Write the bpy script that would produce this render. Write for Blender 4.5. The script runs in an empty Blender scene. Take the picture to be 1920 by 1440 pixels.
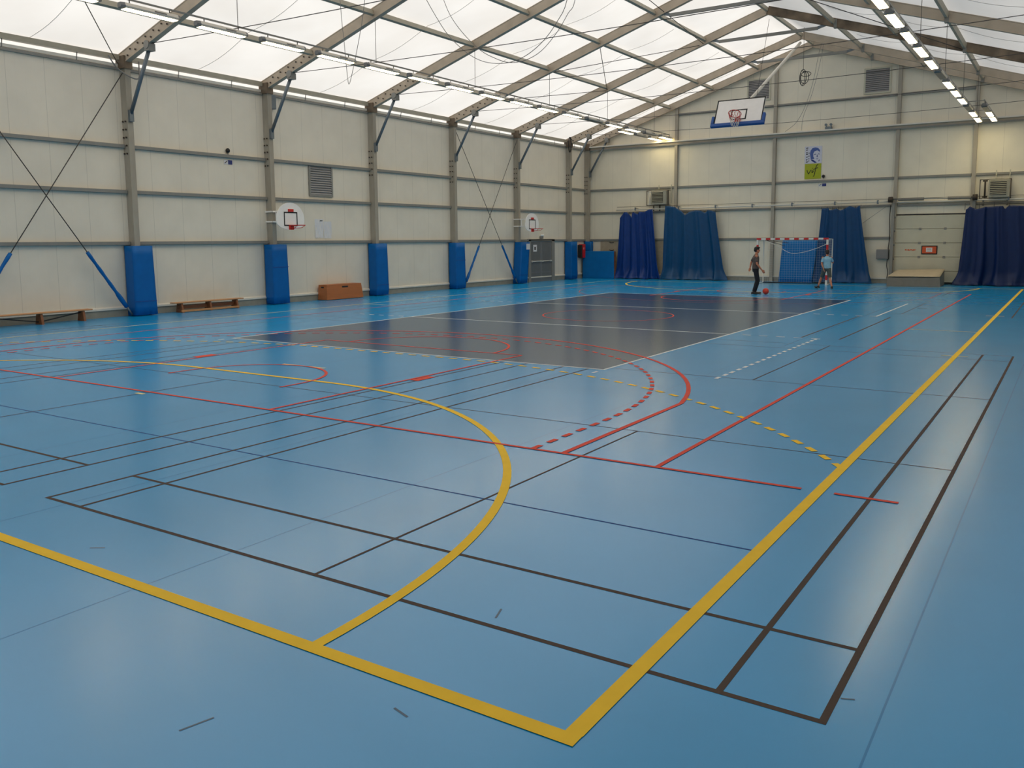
import bpy, bmesh, math, random
from mathutils import Vector, Matrix
random.seed(7)
S = bpy.context.scene
COL = S.collection
PI = math.pi

# ------------------------------------------------------------------ camera
F_PX, CAM = 1605.963, Vector((10.63679, -21.04839, 2.0501))
PITCH, YAW, ROLL = -0.11508, -0.57976, -0.00725
fw = Vector((math.sin(YAW) * math.cos(PITCH), math.cos(YAW) * math.cos(PITCH), math.sin(PITCH)))
r0 = Vector((math.cos(YAW), -math.sin(YAW), 0)); u0 = r0.cross(fw)
rt = r0 * math.cos(ROLL) + u0 * math.sin(ROLL); up = -r0 * math.sin(ROLL) + u0 * math.cos(ROLL)
cd = bpy.data.cameras.new('camera'); co = bpy.data.objects.new('camera', cd); COL.objects.link(co)
cd.sensor_width = 36; cd.lens = 36 * F_PX / 1920; cd.shift_y = -83.1 / 1920
cd.clip_end = 300; cd.clip_start = 0.05
M = Matrix.Identity(4)
for i in range(3):
    M[i][0], M[i][1], M[i][2], M[i][3] = rt[i], up[i], -fw[i], CAM[i]
co.matrix_world = M
S.camera = co

# ------------------------------------------------------------------ sky, sun, exposure
W = bpy.data.worlds.new('sky'); S.world = W; W.use_nodes = True
bg = W.node_tree.nodes['Background']
bg.inputs[0].default_value = (0.93, 0.97, 1.0, 1); bg.inputs[1].default_value = .46
sd = bpy.data.lights.new('sun', 'SUN'); so = bpy.data.objects.new('sun', sd); COL.objects.link(so)
sd.energy = 4.05; sd.angle = math.radians(8); sd.color = (1.0, 0.962, 0.915)
so.rotation_euler = Vector((-0.86, -0.10, 0.55)).to_track_quat('Z', 'Y').to_euler()
so.location = (-30, -5, 25)
vs = S.view_settings
vs.view_transform = 'Standard'; vs.look = 'None'; vs.gamma = 1; vs.use_curve_mapping = False
vs.exposure = 0.20
S.cycles.max_bounces = 10
S.cycles.diffuse_bounces = 5
S.cycles.sample_clamp_indirect = 6

# ------------------------------------------------------------------ materials
def lin(c):
    return tuple(((v / 255) / 12.92 if v / 255 <= .04045 else ((v / 255 + .055) / 1.055) ** 2.4) for v in c)
def mat(name, rgb, rough=.5, metal=0, noise=0, scale=6, spec=.5, emit=None, estr=0, bump=0, coat=0, stretch=None):
    m = bpy.data.materials.new(name); m.use_nodes = True
    nt = m.node_tree; b = nt.nodes['Principled BSDF']; L = nt.links
    c = lin(rgb)
    b.inputs['Base Color'].default_value = (*c, 1)
    b.inputs['Roughness'].default_value = rough; b.inputs['Metallic'].default_value = metal
    b.inputs['Specular IOR Level'].default_value = spec
    if coat: b.inputs['Coat Weight'].default_value = coat; b.inputs['Coat Roughness'].default_value = .12
    if emit:
        b.inputs['Emission Color'].default_value = (*lin(emit), 1); b.inputs['Emission Strength'].default_value = estr
    tc = nt.nodes.new('ShaderNodeTexCoord'); vec = tc.outputs['Object']
    if stretch:
        mp = nt.nodes.new('ShaderNodeMapping'); mp.inputs['Scale'].default_value = stretch
        L.new(vec, mp.inputs[0]); vec = mp.outputs[0]
    if noise or bump:
        n = nt.nodes.new('ShaderNodeTexNoise'); n.inputs['Scale'].default_value = scale; n.inputs['Detail'].default_value = 5
        L.new(vec, n.inputs['Vector'])
        if noise:
            r = nt.nodes.new('ShaderNodeMapRange'); r.inputs[1].default_value = .3; r.inputs[2].default_value = .7
            r.inputs[3].default_value = 1 - noise; r.inputs[4].default_value = 1 + noise * .6
            L.new(n.outputs[0], r.inputs[0])
            mx = nt.nodes.new('ShaderNodeMix'); mx.data_type = 'RGBA'; mx.blend_type = 'MULTIPLY'
            mx.inputs[0].default_value = 1; mx.inputs[6].default_value = (*c, 1)
            L.new(r.outputs[0], mx.inputs[7]); L.new(mx.outputs[2], b.inputs['Base Color'])
        if bump:
            bp = nt.nodes.new('ShaderNodeBump'); bp.inputs['Strength'].default_value = bump; bp.inputs['Distance'].default_value = .02
            L.new(n.outputs[0], bp.inputs['Height']); L.new(bp.outputs[0], b.inputs['Normal'])
    return m
def panel_mat(name, rgb, axis, pitch, off):
    """painted sheet panels with thin vertical joints"""
    m = mat(name, rgb, .45, noise=.05, scale=1.3, spec=.35)
    nt = m.node_tree; L = nt.links; b = nt.nodes['Principled BSDF']
    src = b.inputs['Base Color'].links[0].from_socket
    tc = [n for n in nt.nodes if n.type == 'TEX_COORD'][0]
    sp = nt.nodes.new('ShaderNodeSeparateXYZ'); L.new(tc.outputs['Object'], sp.inputs[0])
    def mth(op, a, bb):
        n = nt.nodes.new('ShaderNodeMath'); n.operation = op
        for i, v in enumerate((a, bb)):
            if isinstance(v, (int, float)): n.inputs[i].default_value = v
            else: L.new(v, n.inputs[i])
        return n.outputs[0]
    a = mth('ADD', sp.outputs[axis], 1000 * pitch - off)
    fr = mth('MODULO', a, pitch)
    g = mth('LESS_THAN', fr, .014)
    # the profile of the sheet between two joints: a few faint ribs
    rib = mth('LESS_THAN', mth('MODULO', a, pitch / 4), .006)
    f = mth('ADD', mth('MULTIPLY', g, .22), mth('MULTIPLY', rib, .03))
    mx = nt.nodes.new('ShaderNodeMix'); mx.data_type = 'RGBA'; L.new(f, mx.inputs[0])
    L.new(src, mx.inputs[6]); mx.inputs[7].default_value = (.12, .11, .09, 1)
    L.new(mx.outputs[2], b.inputs['Base Color'])
    return m
def membrane_mat():
    m = bpy.data.materials.new('roof_membrane'); m.use_nodes = True; nt = m.node_tree; L = nt.links
    nt.nodes.clear(); o = nt.nodes.new('ShaderNodeOutputMaterial')
    tr = nt.nodes.new('ShaderNodeBsdfTranslucent'); df = nt.nodes.new('ShaderNodeBsdfDiffuse')
    n = nt.nodes.new('ShaderNodeTexNoise'); n.inputs['Scale'].default_value = .5; n.inputs['Detail'].default_value = 4
    r = nt.nodes.new('ShaderNodeValToRGB')
    r.color_ramp.elements[0].position = .3; r.color_ramp.elements[0].color = (.80, .76, .71, 1)
    r.color_ramp.elements[1].position = .7; r.color_ramp.elements[1].color = (.88, .85, .81, 1)
    tc = nt.nodes.new('ShaderNodeTexCoord'); L.new(tc.outputs['Object'], n.inputs['Vector']); L.new(n.outputs[0], r.inputs[0])
    L.new(r.outputs[0], tr.inputs[0]); df.inputs[0].default_value = (.8, .78, .74, 1)
    mx = nt.nodes.new('ShaderNodeMixShader'); mx.inputs[0].default_value = .35
    L.new(tr.outputs[0], mx.inputs[1]); L.new(df.outputs[0], mx.inputs[2]); L.new(mx.outputs[0], o.inputs[0])
    return m
FLO = dict(rough=.30, spec=.5)
MT = {
 'floor': mat('blue_sports_vinyl', (12, 152, 214), .22, noise=.05, scale=.9, spec=.95),
 'court': mat('slate_sports_vinyl', (36, 74, 108), .20, noise=.08, scale=.9, spec=.95),
 'seam': mat('vinyl_seam', (12, 128, 188), .21),
 'white': mat('white_paint', (226, 228, 226), 18, noise=.04), 'yellow': mat('yellow_line', (252, 204, 60), 18, noise=.05),
 'cream': mat('worn_cream_line', (226, 214, 160), 18, noise=.08),
 'red': mat('red_line', (222, 84, 66), 18, noise=.06), 'brown': mat('brown_line', (84, 70, 62), 18, noise=.06),
 'navy': mat('dark_blue_line', (52, 84, 140), 18, noise=.05), 'scuff': mat('scuff_mark', (58, 92, 116), .4),
 'membrane': membrane_mat(),
 'panel_l': panel_mat('panel_left', (231, 222, 206), 1, .98, -9.57), 'panel_b': panel_mat('panel_back', (231, 223, 204), 0, 1.07, -1.75),
 'alu': mat('weathered_aluminium', (166, 158, 144), .5, metal=.0, noise=.16, scale=3, spec=.4, stretch=(1, 1, .35)),
 'alu2': mat('beam_aluminium', (186, 170, 150), .5, noise=.14, scale=2.2, spec=.4),
 'dirty': mat('stained_beam', (126, 108, 88), .65, noise=.7, scale=1.6),
 'rail': mat('grey_wall_rail', (136, 134, 128), .5, noise=.06), 'purlin': mat('purlin_steel', (168, 160, 142), .5, noise=.1, scale=4),
 'steel': mat('galvanised_steel', (112, 122, 130), .4, metal=.5, noise=.1, scale=10), 'bolt': mat('dark_bolt', (66, 56, 48), .5, metal=.4, noise=.1),
 'wire': mat('steel_cable', (70, 66, 62), .5, metal=.3, noise=.05), 'cordpale': mat('pale_cord', (205, 200, 194), .7, noise=.05), 'cord': mat('grey_cord', (130, 128, 126), .7, noise=.05),
 'kerb': mat('grey_concrete', (150, 145, 132), .7, noise=.12, scale=5), 'sill': mat('white_sill', (222, 216, 204), .4, noise=.04),
 'pad': mat('blue_vinyl_pad', (0, 98, 172), .42, spec=.25, noise=.08, scale=4, bump=.12), 'mat_blue': mat('blue_mat', (0, 108, 176), .5, spec=.25, noise=.08, scale=3, bump=.1),
 'curtain1': mat('violet_blue_curtain', (0, 52, 124), .42, spec=.35, noise=.1, scale=5, bump=.25), 'curtain2': mat('petrol_blue_curtain', (0, 68, 114), .42, spec=.35, noise=.1, scale=5, bump=.25),
 'curtain3': mat('deep_blue_curtain', (0, 64, 112), .42, spec=.35, noise=.1, scale=5, bump=.25), 'curtain4': mat('navy_curtain', (4, 34, 84), .42, spec=.35, noise=.1, scale=5, bump=.25),
 'lampbody': mat('lamp_body', (206, 198, 184), .4, noise=.05), 'lampend': mat('lamp_end', (112, 112, 112), .4, noise=.05), 'lampoff': mat('unlit_diffuser', (78, 82, 84), .3, noise=.05),
 'lamplit': mat('lit_diffuser', (255, 246, 220), .4, noise=.02, emit=(255, 234, 176), estr=13.0), 'tag': mat('lamp_label', (120, 116, 110), .5, noise=.05),
 'wood': mat('bench_wood', (200, 142, 92), .45, noise=.2, scale=3, stretch=(6, .6, 6)), 'wood_d': mat('dark_wood', (138, 84, 50), .5, noise=.2, scale=3, stretch=(6, .6, 6)),
 'box': mat('vault_box_wood', (178, 104, 56), .5, noise=.15, scale=2, stretch=(1, .5, 4)), 'black': mat('black_plastic', (26, 26, 28), .5, noise=.1),
 'board': mat('white_backboard', (246, 242, 238), .35, noise=.03), 'rim': mat('red_rim', (206, 44, 34), .4, noise=.05),
 'bluepad': mat('board_pad', (14, 76, 150), .4, noise=.05), 'net': mat('net_cord', (226, 222, 214), .8, noise=.04), 'netred': mat('red_net_cord', (200, 60, 56), .8, noise=.04),
 'goalred': mat('goal_red', (206, 34, 34), .4, noise=.04), 'goalwhite': mat('goal_white', (232, 228, 220), .4, noise=.04),
 'doorgrey': mat('grey_door', (124, 124, 124), .45, noise=.05), 'doorpane': mat('door_panel', (114, 114, 112), .35, noise=.06), 'framegrey': mat('door_frame', (142, 138, 130), .45, noise=.05),
 'garage': mat('garage_panel', (196, 192, 172), .5, noise=.06, scale=2), 'louvre': mat('louvre_slat', (146, 144, 144), .45, noise=.06), 'louvre_d': mat('louvre_void', (52, 54, 56), .6, noise=.1),
 'heater': mat('heater_case', (160, 156, 140), .45, noise=.08), 'matgrey': mat('beige_mat_top', (196, 180, 152), .6, noise=.08, bump=.1), 'oldboard': mat('worn_beige_board', (170, 158, 138), .6, noise=.1), 'matside': mat('grey_mat_side', (124, 120, 112), .6, noise=.1),
 'paper': mat('paper', (222, 220, 222), .7, noise=.04), 'redbox': mat('red_box', (206, 22, 26), .4, noise=.05), 'orange': mat('orange_sign', (206, 84, 36), .5, noise=.05),
 'green': mat('lime_board', (164, 172, 20), .5, noise=.05), 'ink': mat('black_ink', (24, 26, 24), .6, noise=.05), 'posterblue': mat('poster_blue', (72, 96, 160), .6, noise=.15, scale=30), 'posterwhite': mat('poster_white', (208, 208, 220), .6, noise=.04),
 'signblue': mat('blue_sign', (40, 56, 120), .5, noise=.05), 'skin': mat('skin', (196, 128, 98), .55, noise=.06, scale=12), 'hair': mat('black_hair', (24, 18, 16), .6, noise=.3, scale=40), 'hair2': mat('dark_brown_hair', (44, 28, 22), .6, noise=.3, scale=40),
 'tee': mat('grey_brown_shirt', (92, 80, 76), .8, noise=.2, scale=12), 'trouser': mat('black_trousers', (26, 26, 32), .8, noise=.15, scale=10), 'shoe': mat('dark_shoe', (40, 36, 34), .6, noise=.2), 'sole': mat('pale_sole', (190, 180, 168), .6, noise=.1), 'shoeorange': mat('orange_shoe_upper', (190, 110, 66), .6, noise=.2),
 'tee2': mat('light_blue_shirt', (142, 190, 214), .8, noise=.1, scale=12), 'shorts': mat('olive_grey_shorts', (82, 88, 84), .8, noise=.15, scale=10), 'ball': mat('red_ball', (214, 62, 40), .45, noise=.08, scale=6),
 'eye': mat('dark_eye', (30, 22, 20), .3, noise=.02),
}

# ------------------------------------------------------------------ mesh helpers
def nb(): return bmesh.new()
def box(bm, x0, x1, y0, y1, z0, z1, mi=0):
    vs_ = [bm.verts.new(p) for p in ((x0, y0, z0), (x1, y0, z0), (x1, y1, z0), (x0, y1, z0), (x0, y0, z1), (x1, y0, z1), (x1, y1, z1), (x0, y1, z1))]
    for f in ((3, 2, 1, 0), (4, 5, 6, 7), (0, 1, 5, 4), (1, 2, 6, 5), (2, 3, 7, 6), (3, 0, 4, 7)):
        bm.faces.new([vs_[i] for i in f]).material_index = mi
    return vs_
def hexa(bm, bottom, top, mi=0):
    a = [bm.verts.new(p) for p in bottom]; b = [bm.verts.new(p) for p in top]
    n = len(a)
    bm.faces.new(a[::-1]).material_index = mi; bm.faces.new(b).material_index = mi
    for i in range(n): bm.faces.new((a[i], a[(i + 1) % n], b[(i + 1) % n], b[i])).material_index = mi
def frame_of(d):
    d = Vector(d).normalized()
    a = Vector((0, 0, 1)) if abs(d.z) < .9 else Vector((0, 1, 0))
    x = d.cross(a).normalized(); y = d.cross(x).normalized()
    return x, y
def tube(bm, pts, r, n=8, mi=0, cap=True):
    pts = [Vector(p) for p in pts]; rings = []
    for i, p in enumerate(pts):
        d = (pts[min(i + 1, len(pts) - 1)] - pts[max(i - 1, 0)])
        if i == 0: x, y = frame_of(d)
        else:
            dn = d.normalized(); x = (x - dn * x.dot(dn)).normalized(); y = dn.cross(x)
        rr = r[i] if isinstance(r, (list, tuple)) else r
        rx, ry = rr if isinstance(rr, (list, tuple)) else (rr, rr)
        rings.append([bm.verts.new(p + x * math.cos(2 * PI * k / n) * rx + y * math.sin(2 * PI * k / n) * ry) for k in range(n)])
    for a, b in zip(rings, rings[1:]):
        for k in range(n):
            f = bm.faces.new((a[k], a[(k + 1) % n], b[(k + 1) % n], b[k])); f.material_index = mi; f.smooth = n > 5
    if cap:
        bm.faces.new(rings[0][::-1]).material_index = mi; bm.faces.new(rings[-1]).material_index = mi
def bar(bm, p, q, w, h, upv=(0, 0, 1), mi=0):
    """rectangular bar from p to q, w across, h along upv"""
    p, q = Vector(p), Vector(q); d = (q - p).normalized(); x = d.cross(Vector(upv)).normalized(); y = x.cross(d)
    c = [(-1, -1), (1, -1), (1, 1), (-1, 1)]
    hexa(bm, [p + x * a * w / 2 + y * b * h / 2 for a, b in c], [q + x * a * w / 2 + y * b * h / 2 for a, b in c], mi)
def ball_(bm, c, rx, ry=None, rz=None, seg=16, mi=0):
    ry = rx if ry is None else ry; rz = rx if rz is None else rz
    r = bmesh.ops.create_uvsphere(bm, u_segments=seg, v_segments=max(6, seg // 2), radius=1, matrix=Matrix.Translation(c) @ Matrix.Diagonal((rx, ry, rz, 1)))
    for v in r['verts']:
        for f in v.link_faces: f.material_index = mi; f.smooth = True
def torus(bm, c, R_, r, nrm=(0, 0, 1), n=24, m=6, mi=0, a0=0, a1=2 * PI):
    x, y = frame_of(nrm); full = abs(a1 - a0 - 2 * PI) < 1e-6
    pts = [Vector(c) + (x * math.cos(t) + y * math.sin(t)) * R_ for t in [a0 + (a1 - a0) * i / n for i in range(n + 1)]]
    tube(bm, pts, r, m, mi, cap=not full)
def poly(bm, pts, mi=0):
    f = bm.faces.new([bm.verts.new(p) for p in pts]); f.material_index = mi; return f
def bevel(bm, w, seg=2):
    bmesh.ops.bevel(bm, geom=bm.edges[:], offset=w, segments=seg, profile=.5, affect='EDGES', clamp_overlap=True)

def tag(o, label=None, cat=None, group=None, kind=None):
    if label: o['label'] = label
    if cat: o['category'] = cat
    if group: o['group'] = group
    if kind: o['kind'] = kind
    return o
def mesh_obj(name, bm, mats, parent=None, label=None, loc=None, recalc=True):
    """bm is in world coordinates; the object's origin goes to loc (or the parent's origin)"""
    if recalc: bmesh.ops.recalc_face_normals(bm, faces=bm.faces[:])
    off = Vector(loc) if loc is not None else (Vector(parent['_o']) if parent is not None and '_o' in parent else Vector((0, 0, 0)))
    if off.length: bmesh.ops.translate(bm, verts=bm.verts[:], vec=-off)
    me = bpy.data.meshes.new(name); bm.to_mesh(me); bm.free()
    for m in (mats if isinstance(mats, (list, tuple)) else [mats]): me.materials.append(MT[m] if isinstance(m, str) else m)
    o = bpy.data.objects.new(name, me); COL.objects.link(o)
    if parent is not None:
        o.parent = parent
        if loc is not None: o.location = off - Vector(parent['_o'])
    elif off.length: o.location = off
    if loc is not None or parent is not None: o['_o'] = tuple(off)
    if label: o['label'] = label
    return o
def thing(name, label, cat, loc, group=None, kind=None):
    o = bpy.data.objects.new(name, None); COL.objects.link(o); o.location = loc; o.empty_display_size = .2
    o['_o'] = tuple(loc); tag(o, label, cat, group, kind); return o
def dup(root, delta, label, group=None):
    """copy of a thing with its parts and their sub-parts"""
    r = root.copy(); COL.objects.link(r); r.location = root.location + Vector(delta); r['label'] = label
    if group: r['group'] = group
    def rec(a, b):
        for ch in a.children:
            c = ch.copy(); COL.objects.link(c); c.parent = b; rec(ch, c)
    rec(root, r); return r
ORD = ['first', 'second', 'third', 'fourth', 'fifth', 'sixth', 'seventh', 'eighth', 'ninth', 'tenth', 'eleventh', 'twelfth', 'thirteenth', 'fourteenth', 'fifteenth', 'sixteenth', 'seventeenth', 'eighteenth']

# ------------------------------------------------------------------ hall dimensions
XW, YB, YF = 11.9, 20.9, -24.0            # side panels, back wall, front wall
RZ, SL = 10.79, .3236                     # ridge height of the beam undersides, roof slope
zb = lambda x: RZ - SL * abs(x)           # beam underside
COLY = [-6.405 + 5.02 * k for k in range(6)] + [20.72]   # frame positions along the hall
ROOF = lambda x: zb(x) + .345             # membrane

# ------------------------------------------------------------------ floor with all its markings
def build_floor():
    bm = nb()
    MI = {n: i for i, n in enumerate(('floor', 'seam', 'brown', 'navy', 'court', 'cream', 'white', 'yellow', 'red', 'scuff'))}
    Z = {'floor': 0, 'seam': .0004, 'scuff': .0006, 'brown': .0010, 'navy': .0008, 'court': .0018, 'cream': .0026, 'white': .0028, 'yellow': .0036, 'red': .0044}
    v = [bm.verts.new(p) for p in ((-12.2, YF, 0), (12.2, YF, 0), (12.2, YB + .2, 0), (-12.2, YB + .2, 0))]
    bm.faces.new(v)
    cnt = [0]
    def zz(c):                       # every strip of tape lies a hair above the one before it
        cnt[0] += 1; return Z[c] + cnt[0] * 1e-6
    def quad(pts, c):
        z = zz(c); poly(bm, [(p[0], p[1], z) for p in pts], MI[c])
    def line(p, q, w, c):
        p, q = Vector(p), Vector(q); d = (q - p).normalized(); n = Vector((-d.y, d.x)) * w / 2
        quad([p - n, q - n, q + n, p + n], c)
    def path(pts, w, c):
        pts = [Vector(p) for p in pts]; L = []; R_ = []; z = zz(c)
        for i, p in enumerate(pts):
            d = (pts[min(i + 1, len(pts) - 1)] - pts[max(i - 1, 0)]).normalized(); n = Vector((-d.y, d.x)) * w / 2
            L.append(bm.verts.new((p.x + n.x, p.y + n.y, z))); R_.append(bm.verts.new((p.x - n.x, p.y - n.y, z)))
        for i in range(len(pts) - 1):
            bm.faces.new((R_[i], R_[i + 1], L[i + 1], L[i])).material_index = MI[c]
    def dashed(pts, w, c, period, on):
        pts = [Vector(p) for p in pts]; s = 0; cum = [0]
        for a, b in zip(pts, pts[1:]): cum.append(cum[-1] + (b - a).length)
        def at(t):
            for i in range(len(pts) - 1):
                if t <= cum[i + 1]:
                    return pts[i].lerp(pts[i + 1], (t - cum[i]) / max(1e-9, cum[i + 1] - cum[i]))
            return pts[-1]
        while s + on <= cum[-1] + 1e-6:
            line(at(s), at(s + on), w, c); s += period
    def arc(cx, cy, r, a0, a1, n=48): return [(cx + r * math.cos(a0 + (a1 - a0) * i / n), cy + r * math.sin(a0 + (a1 - a0) * i / n)) for i in range(n + 1)]
    def rect(x0, y0, x1, y1, w, c):
        h = w / 2
        line((x0 - h, y0), (x1 + h, y0), w, c); line((x0 - h, y1), (x1 + h, y1), w, c)
        line((x0, y0 + h), (x0, y1 - h), w, c); line((x1, y0 + h), (x1, y1 - h), w, c)
    # sheet joints of the vinyl
    for x in (-9.95, -7.95, -5.95, -3.95, -1.95, .05, 2.05, 4.05, 6.05, 10.05): line((x, YF), (x, YB), .010, 'seam')
    # slate volleyball court with white outline
    quad([(-4.5, -9), (4.5, -9), (4.5, 9), (-4.5, 9)], 'court')
    rect(-4.475, -8.975, 4.475, 8.975, .05, 'white')
    for y in (-3, 3):
        line((-4.45, y), (4.45, y), .05, 'white')
        for s in (-1, 1):
            for k in range(5): line((s * (4.75 + .36 * k), y), (s * (4.93 + .36 * k), y), .05, 'white')
    dashed([(6.3, -3), (6.3, -9.1)], .06, 'white', .32, .17)
    line((6.36, 3), (6.36, 8.1), .045, 'white')
    line((4.475, -9.2), (4.475, -9.36), .05, 'white'); line((-4.475, -9.2), (-4.475, -9.36), .05, 'white')
    # badminton
    w = .04
    for x0 in (-9.85, -3.05, 3.75):
        for ya, s in ((-17.45, 1), (17.45, -1)):
            if s < 0 and x0 < 3: continue
            x1 = x0 + 6.1; yb = ya + s * 13.4; w = .034
            for x in (x0, x0 + .46, x1 - .46, x1):
                line((x, ya), (x, yb), w, 'brown')
            for d in (0, .76, 12.64, 13.4): line((x0 - w / 2, ya + s * d), (x1 + w / 2, ya + s * d), w if d < 1 else w * .5, 'brown')
            line((x0 + 3.05, ya), (x0 + 3.05, ya + s * 4.72), w * .7, 'brown'); line((x0 + 3.05, ya + s * 8.68), (x0 + 3.05, yb), w * .7, 'brown')
    for y in (-12.73, -8.77): line((-9.85, y), (9.85, y), .018, 'brown')
    for s in (-1, 1):
        line((s * 6.72, -2.9), (s * 6.72, 2.9), .04, 'brown'); line((s * 5.96, -2.9), (s * 5.96, 2.9), .04, 'brown')
    line((-9.0, -15.6), (8.97, -15.6), .020, 'navy')
    # handball / futsal, yellow
    H = 18.14; wy = .085
    line((-9.04, -H), (9.04, -H), wy, 'yellow'); line((-9.04, H), (9.04, H), wy * .7, 'yellow')
    line((9, -H + .04), (9, H - .04), wy, 'yellow'); line((-9, -H + .04), (-9, H - .04), .06, 'cream')
    for s in (-1, 1):
        p = arc(1.5, -H, 6, 0, PI / 2) + arc(-1.5, -H, 6, PI / 2, PI)
        path([(x, y * -s) for x, y in p] if s > 0 else p, .075, 'yellow')
        am = math.acos(7.5 / 9)
        p = arc(1.5, -H, 9, am, PI / 2) + arc(-1.5, -H, 9, PI / 2, PI - am)
        if s < 0: dashed(p, .065, 'yellow', .31, .17)
        line((-.5, s * (H - 7)), (.5, s * (H - 7)), .06, 'cream'); line((-.09, s * (H - 4)), (.09, s * (H - 4)), .06, 'cream')
    line((7.6, -.05), (8.95, -.05), .05, 'cream'); line((-8.95, -.05), (-7.6, -.05), .05, 'cream')
    line((8.78, -4.5), (9.2, -4.5), .05, 'cream'); line((8.78, 4.5), (9.2, 4.5), .05, 'cream')
    # basketball, red
    wr = .048; HY = 12.425
    line((-7.6, -14), (8.86, -14), wr, 'red'); line((9.12, -14), (9.6, -14), wr, 'red'); line((-7.6, 14), (7.6, 14), wr, 'red')
    line((7.575, -14), (7.575, 14), wr, 'red'); line((-7.575, -14), (-7.575, 14), wr, 'red')
    for s in (-1, 1):
        f = (lambda p: p) if s < 0 else (lambda p: [(x, -y) for x, y in p])
        a0 = math.acos(6.6 / 6.75)
        path(f([(6.6, -14)] + arc(0, -HY, 6.75, a0, PI - a0) + [(-6.6, -14)]), .06 if s < 0 else .022, 'red')
        if s < 0: dashed(f([(6.25, -14)] + arc(0, -HY, 6.25, 0, PI) + [(-6.25, -14)]), .06, 'red', .31, .17)
        for sx in (-1, 1):
            path(f([(sx * 2.43, -14), (sx * 2.43, -8.2)]), wr, 'red')
            path(f([(sx * 2.55, -11.36), (sx * 2.55, -10.94)]), .16, 'red')
        path(f([(-2.43, -8.2), (2.43, -8.2)]), wr if s < 0 else .025, 'red')
        path(f(arc(0, -8.2, 1.8, 0, PI)), wr, 'red')
        path(f([(1.28, -12.8)] + arc(0, -HY, 1.28, 0, PI) + [(-1.28, -12.8)]), wr, 'red')
    path(arc(0, 0, 1.78, 0, 2 * PI), .036, 'red')
    # scuffs
    for x, y, a, l in ((5.43, -5.45, .3, .25), (8.28, -18.36, -.25, .1), (8.08, -17.3, 1.9, .12), (4.2, -10.3, .1, .25), (7.6, -18.9, 1.3, .15), (9.9, -17.2, .4, .06), (5.2, -17.9, .6, .1)):
        d = Vector((math.cos(a), math.sin(a))) * l / 2; line(Vector((x, y)) - d, Vector((x, y)) + d, .012, 'scuff')
    o = mesh_obj('floor', bm, list(MI), recalc=False)
    tag(o, kind='structure')
build_floor()

# ------------------------------------------------------------------ walls, kerbs, roof
bm = nb(); box(bm, -XW - .12, -XW, YF, YB, 0, 6.9)
tag(mesh_obj('wall_left', bm, 'panel_l'), kind='structure')
bm = nb(); box(bm, XW, XW + .12, YF, YB, 0, 6.9)
tag(mesh_obj('wall_right', bm, 'panel_l'), kind='structure')
for nm, y0, y1 in (('wall_back', YB, YB + .12), ('wall_front', YF - .12, YF)):
    bm = nb(); pts = [(-12.02, 0), (12.02, 0), (12.02, ROOF(12.02)), (0, ROOF(0)), (-12.02, ROOF(12.02))]
    hexa(bm, [(x, y0, z) for x, z in pts], [(x, y1, z) for x, z in pts])
    tag(mesh_obj(nm, bm, 'panel_b'), kind='structure')
def roof():
    bm = nb(); ys = [YF]; a = COLY[0] - 5.02 * 4
    fr = [c for c in (COLY[0] - 5.02 * 3, COLY[0] - 5.02 * 2, COLY[0] - 5.02)] + COLY
    prev = YF - .05
    rows = []
    for c in fr + [YB + .1]:
        n = 6 if c - prev > 1 else 1
        for i in range(n):
            t = i / n; rows.append((prev + (c - prev) * t, math.sin(PI * t) * (.11 if n > 1 else 0)))
        prev = c
    rows.append((YB + .12, 0))
    px = [-12.1, -9.55, -7.0, -4.77, -2.53, 0, 2.53, 4.77, 7.0, 9.55, 12.1]
    xs = [(a + (b - a) * i / 5, math.sin(PI * i / 5)) for a, b in zip(px, px[1:]) for i in range(5)] + [(12.1, 0)]
    g = []
    for y, s in rows:
        g.append([bm.verts.new((x, y, ROOF(x) - s * q)) for x, q in xs])
    for a, b in zip(g, g[1:]):
        for i in range(len(xs) - 1):
            f = bm.faces.new((a[i], a[i + 1], b[i + 1], b[i])); f.smooth = True
    # the skirt that closes the gap above the panels
    for s in (-1, 1):
        poly(bm, [(s * 12.06, YF, 6.88), (s * 12.06, YB, 6.88), (s * 12.06, YB, ROOF(12.06)), (s * 12.06, YF, ROOF(12.06))])
    o = mesh_obj('ceiling', bm, 'membrane', recalc=False, loc=(0, 0, 0)); tag(o, kind='structure')
    # welded seams that curve across each bay of the membrane
    for k in range(-1, 6):
        y0 = COLY[k] if k >= 0 else COLY[0] - 5.02; y1 = COLY[k + 1] if k >= 0 else COLY[0]
        for s in (-1, 1):
            bm = nb(); pts = []
            for a, b in zip((12.0, 9.55, 7.0, 4.77), (9.55, 7.0, 4.77, 2.53)):
                for i in range(7):
                    t = i / 7; x = s * (a + (b - a) * t); pts.append((x, (y0 + y1) / 2, ROOF(x) - .012 - .125 * math.sin(PI * t)))
            tube(bm, pts, .007, 5)
            mesh_obj('membrane_seam', bm, 'cordpale', parent=o)
roof()
bm = nb(); box(bm, -XW - .01, -11.85, YF, YB, 0, .2)
tag(mesh_obj('baseboard_left', bm, 'kerb'), kind='structure')
bm = nb(); box(bm, -12, 3.62, YB - .05, YB + .01, 0, .2); box(bm, 6.98, 12, YB - .05, YB + .01, 0, .2)
tag(mesh_obj('baseboard_back', bm, 'kerb'), kind='structure')
bm = nb(); hexa(bm, [(-XW - .01, YF, .2), (-11.82, YF, .2), (-11.82, YB - .05, .2), (-XW - .01, YB - .05, .2)], [(-XW - .01, YF, .29), (-11.82, YF, .25), (-11.82, YB - .05, .25), (-XW - .01, YB - .05, .29)])
tag(mesh_obj('trim_1', bm, 'sill'), kind='structure')
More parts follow.
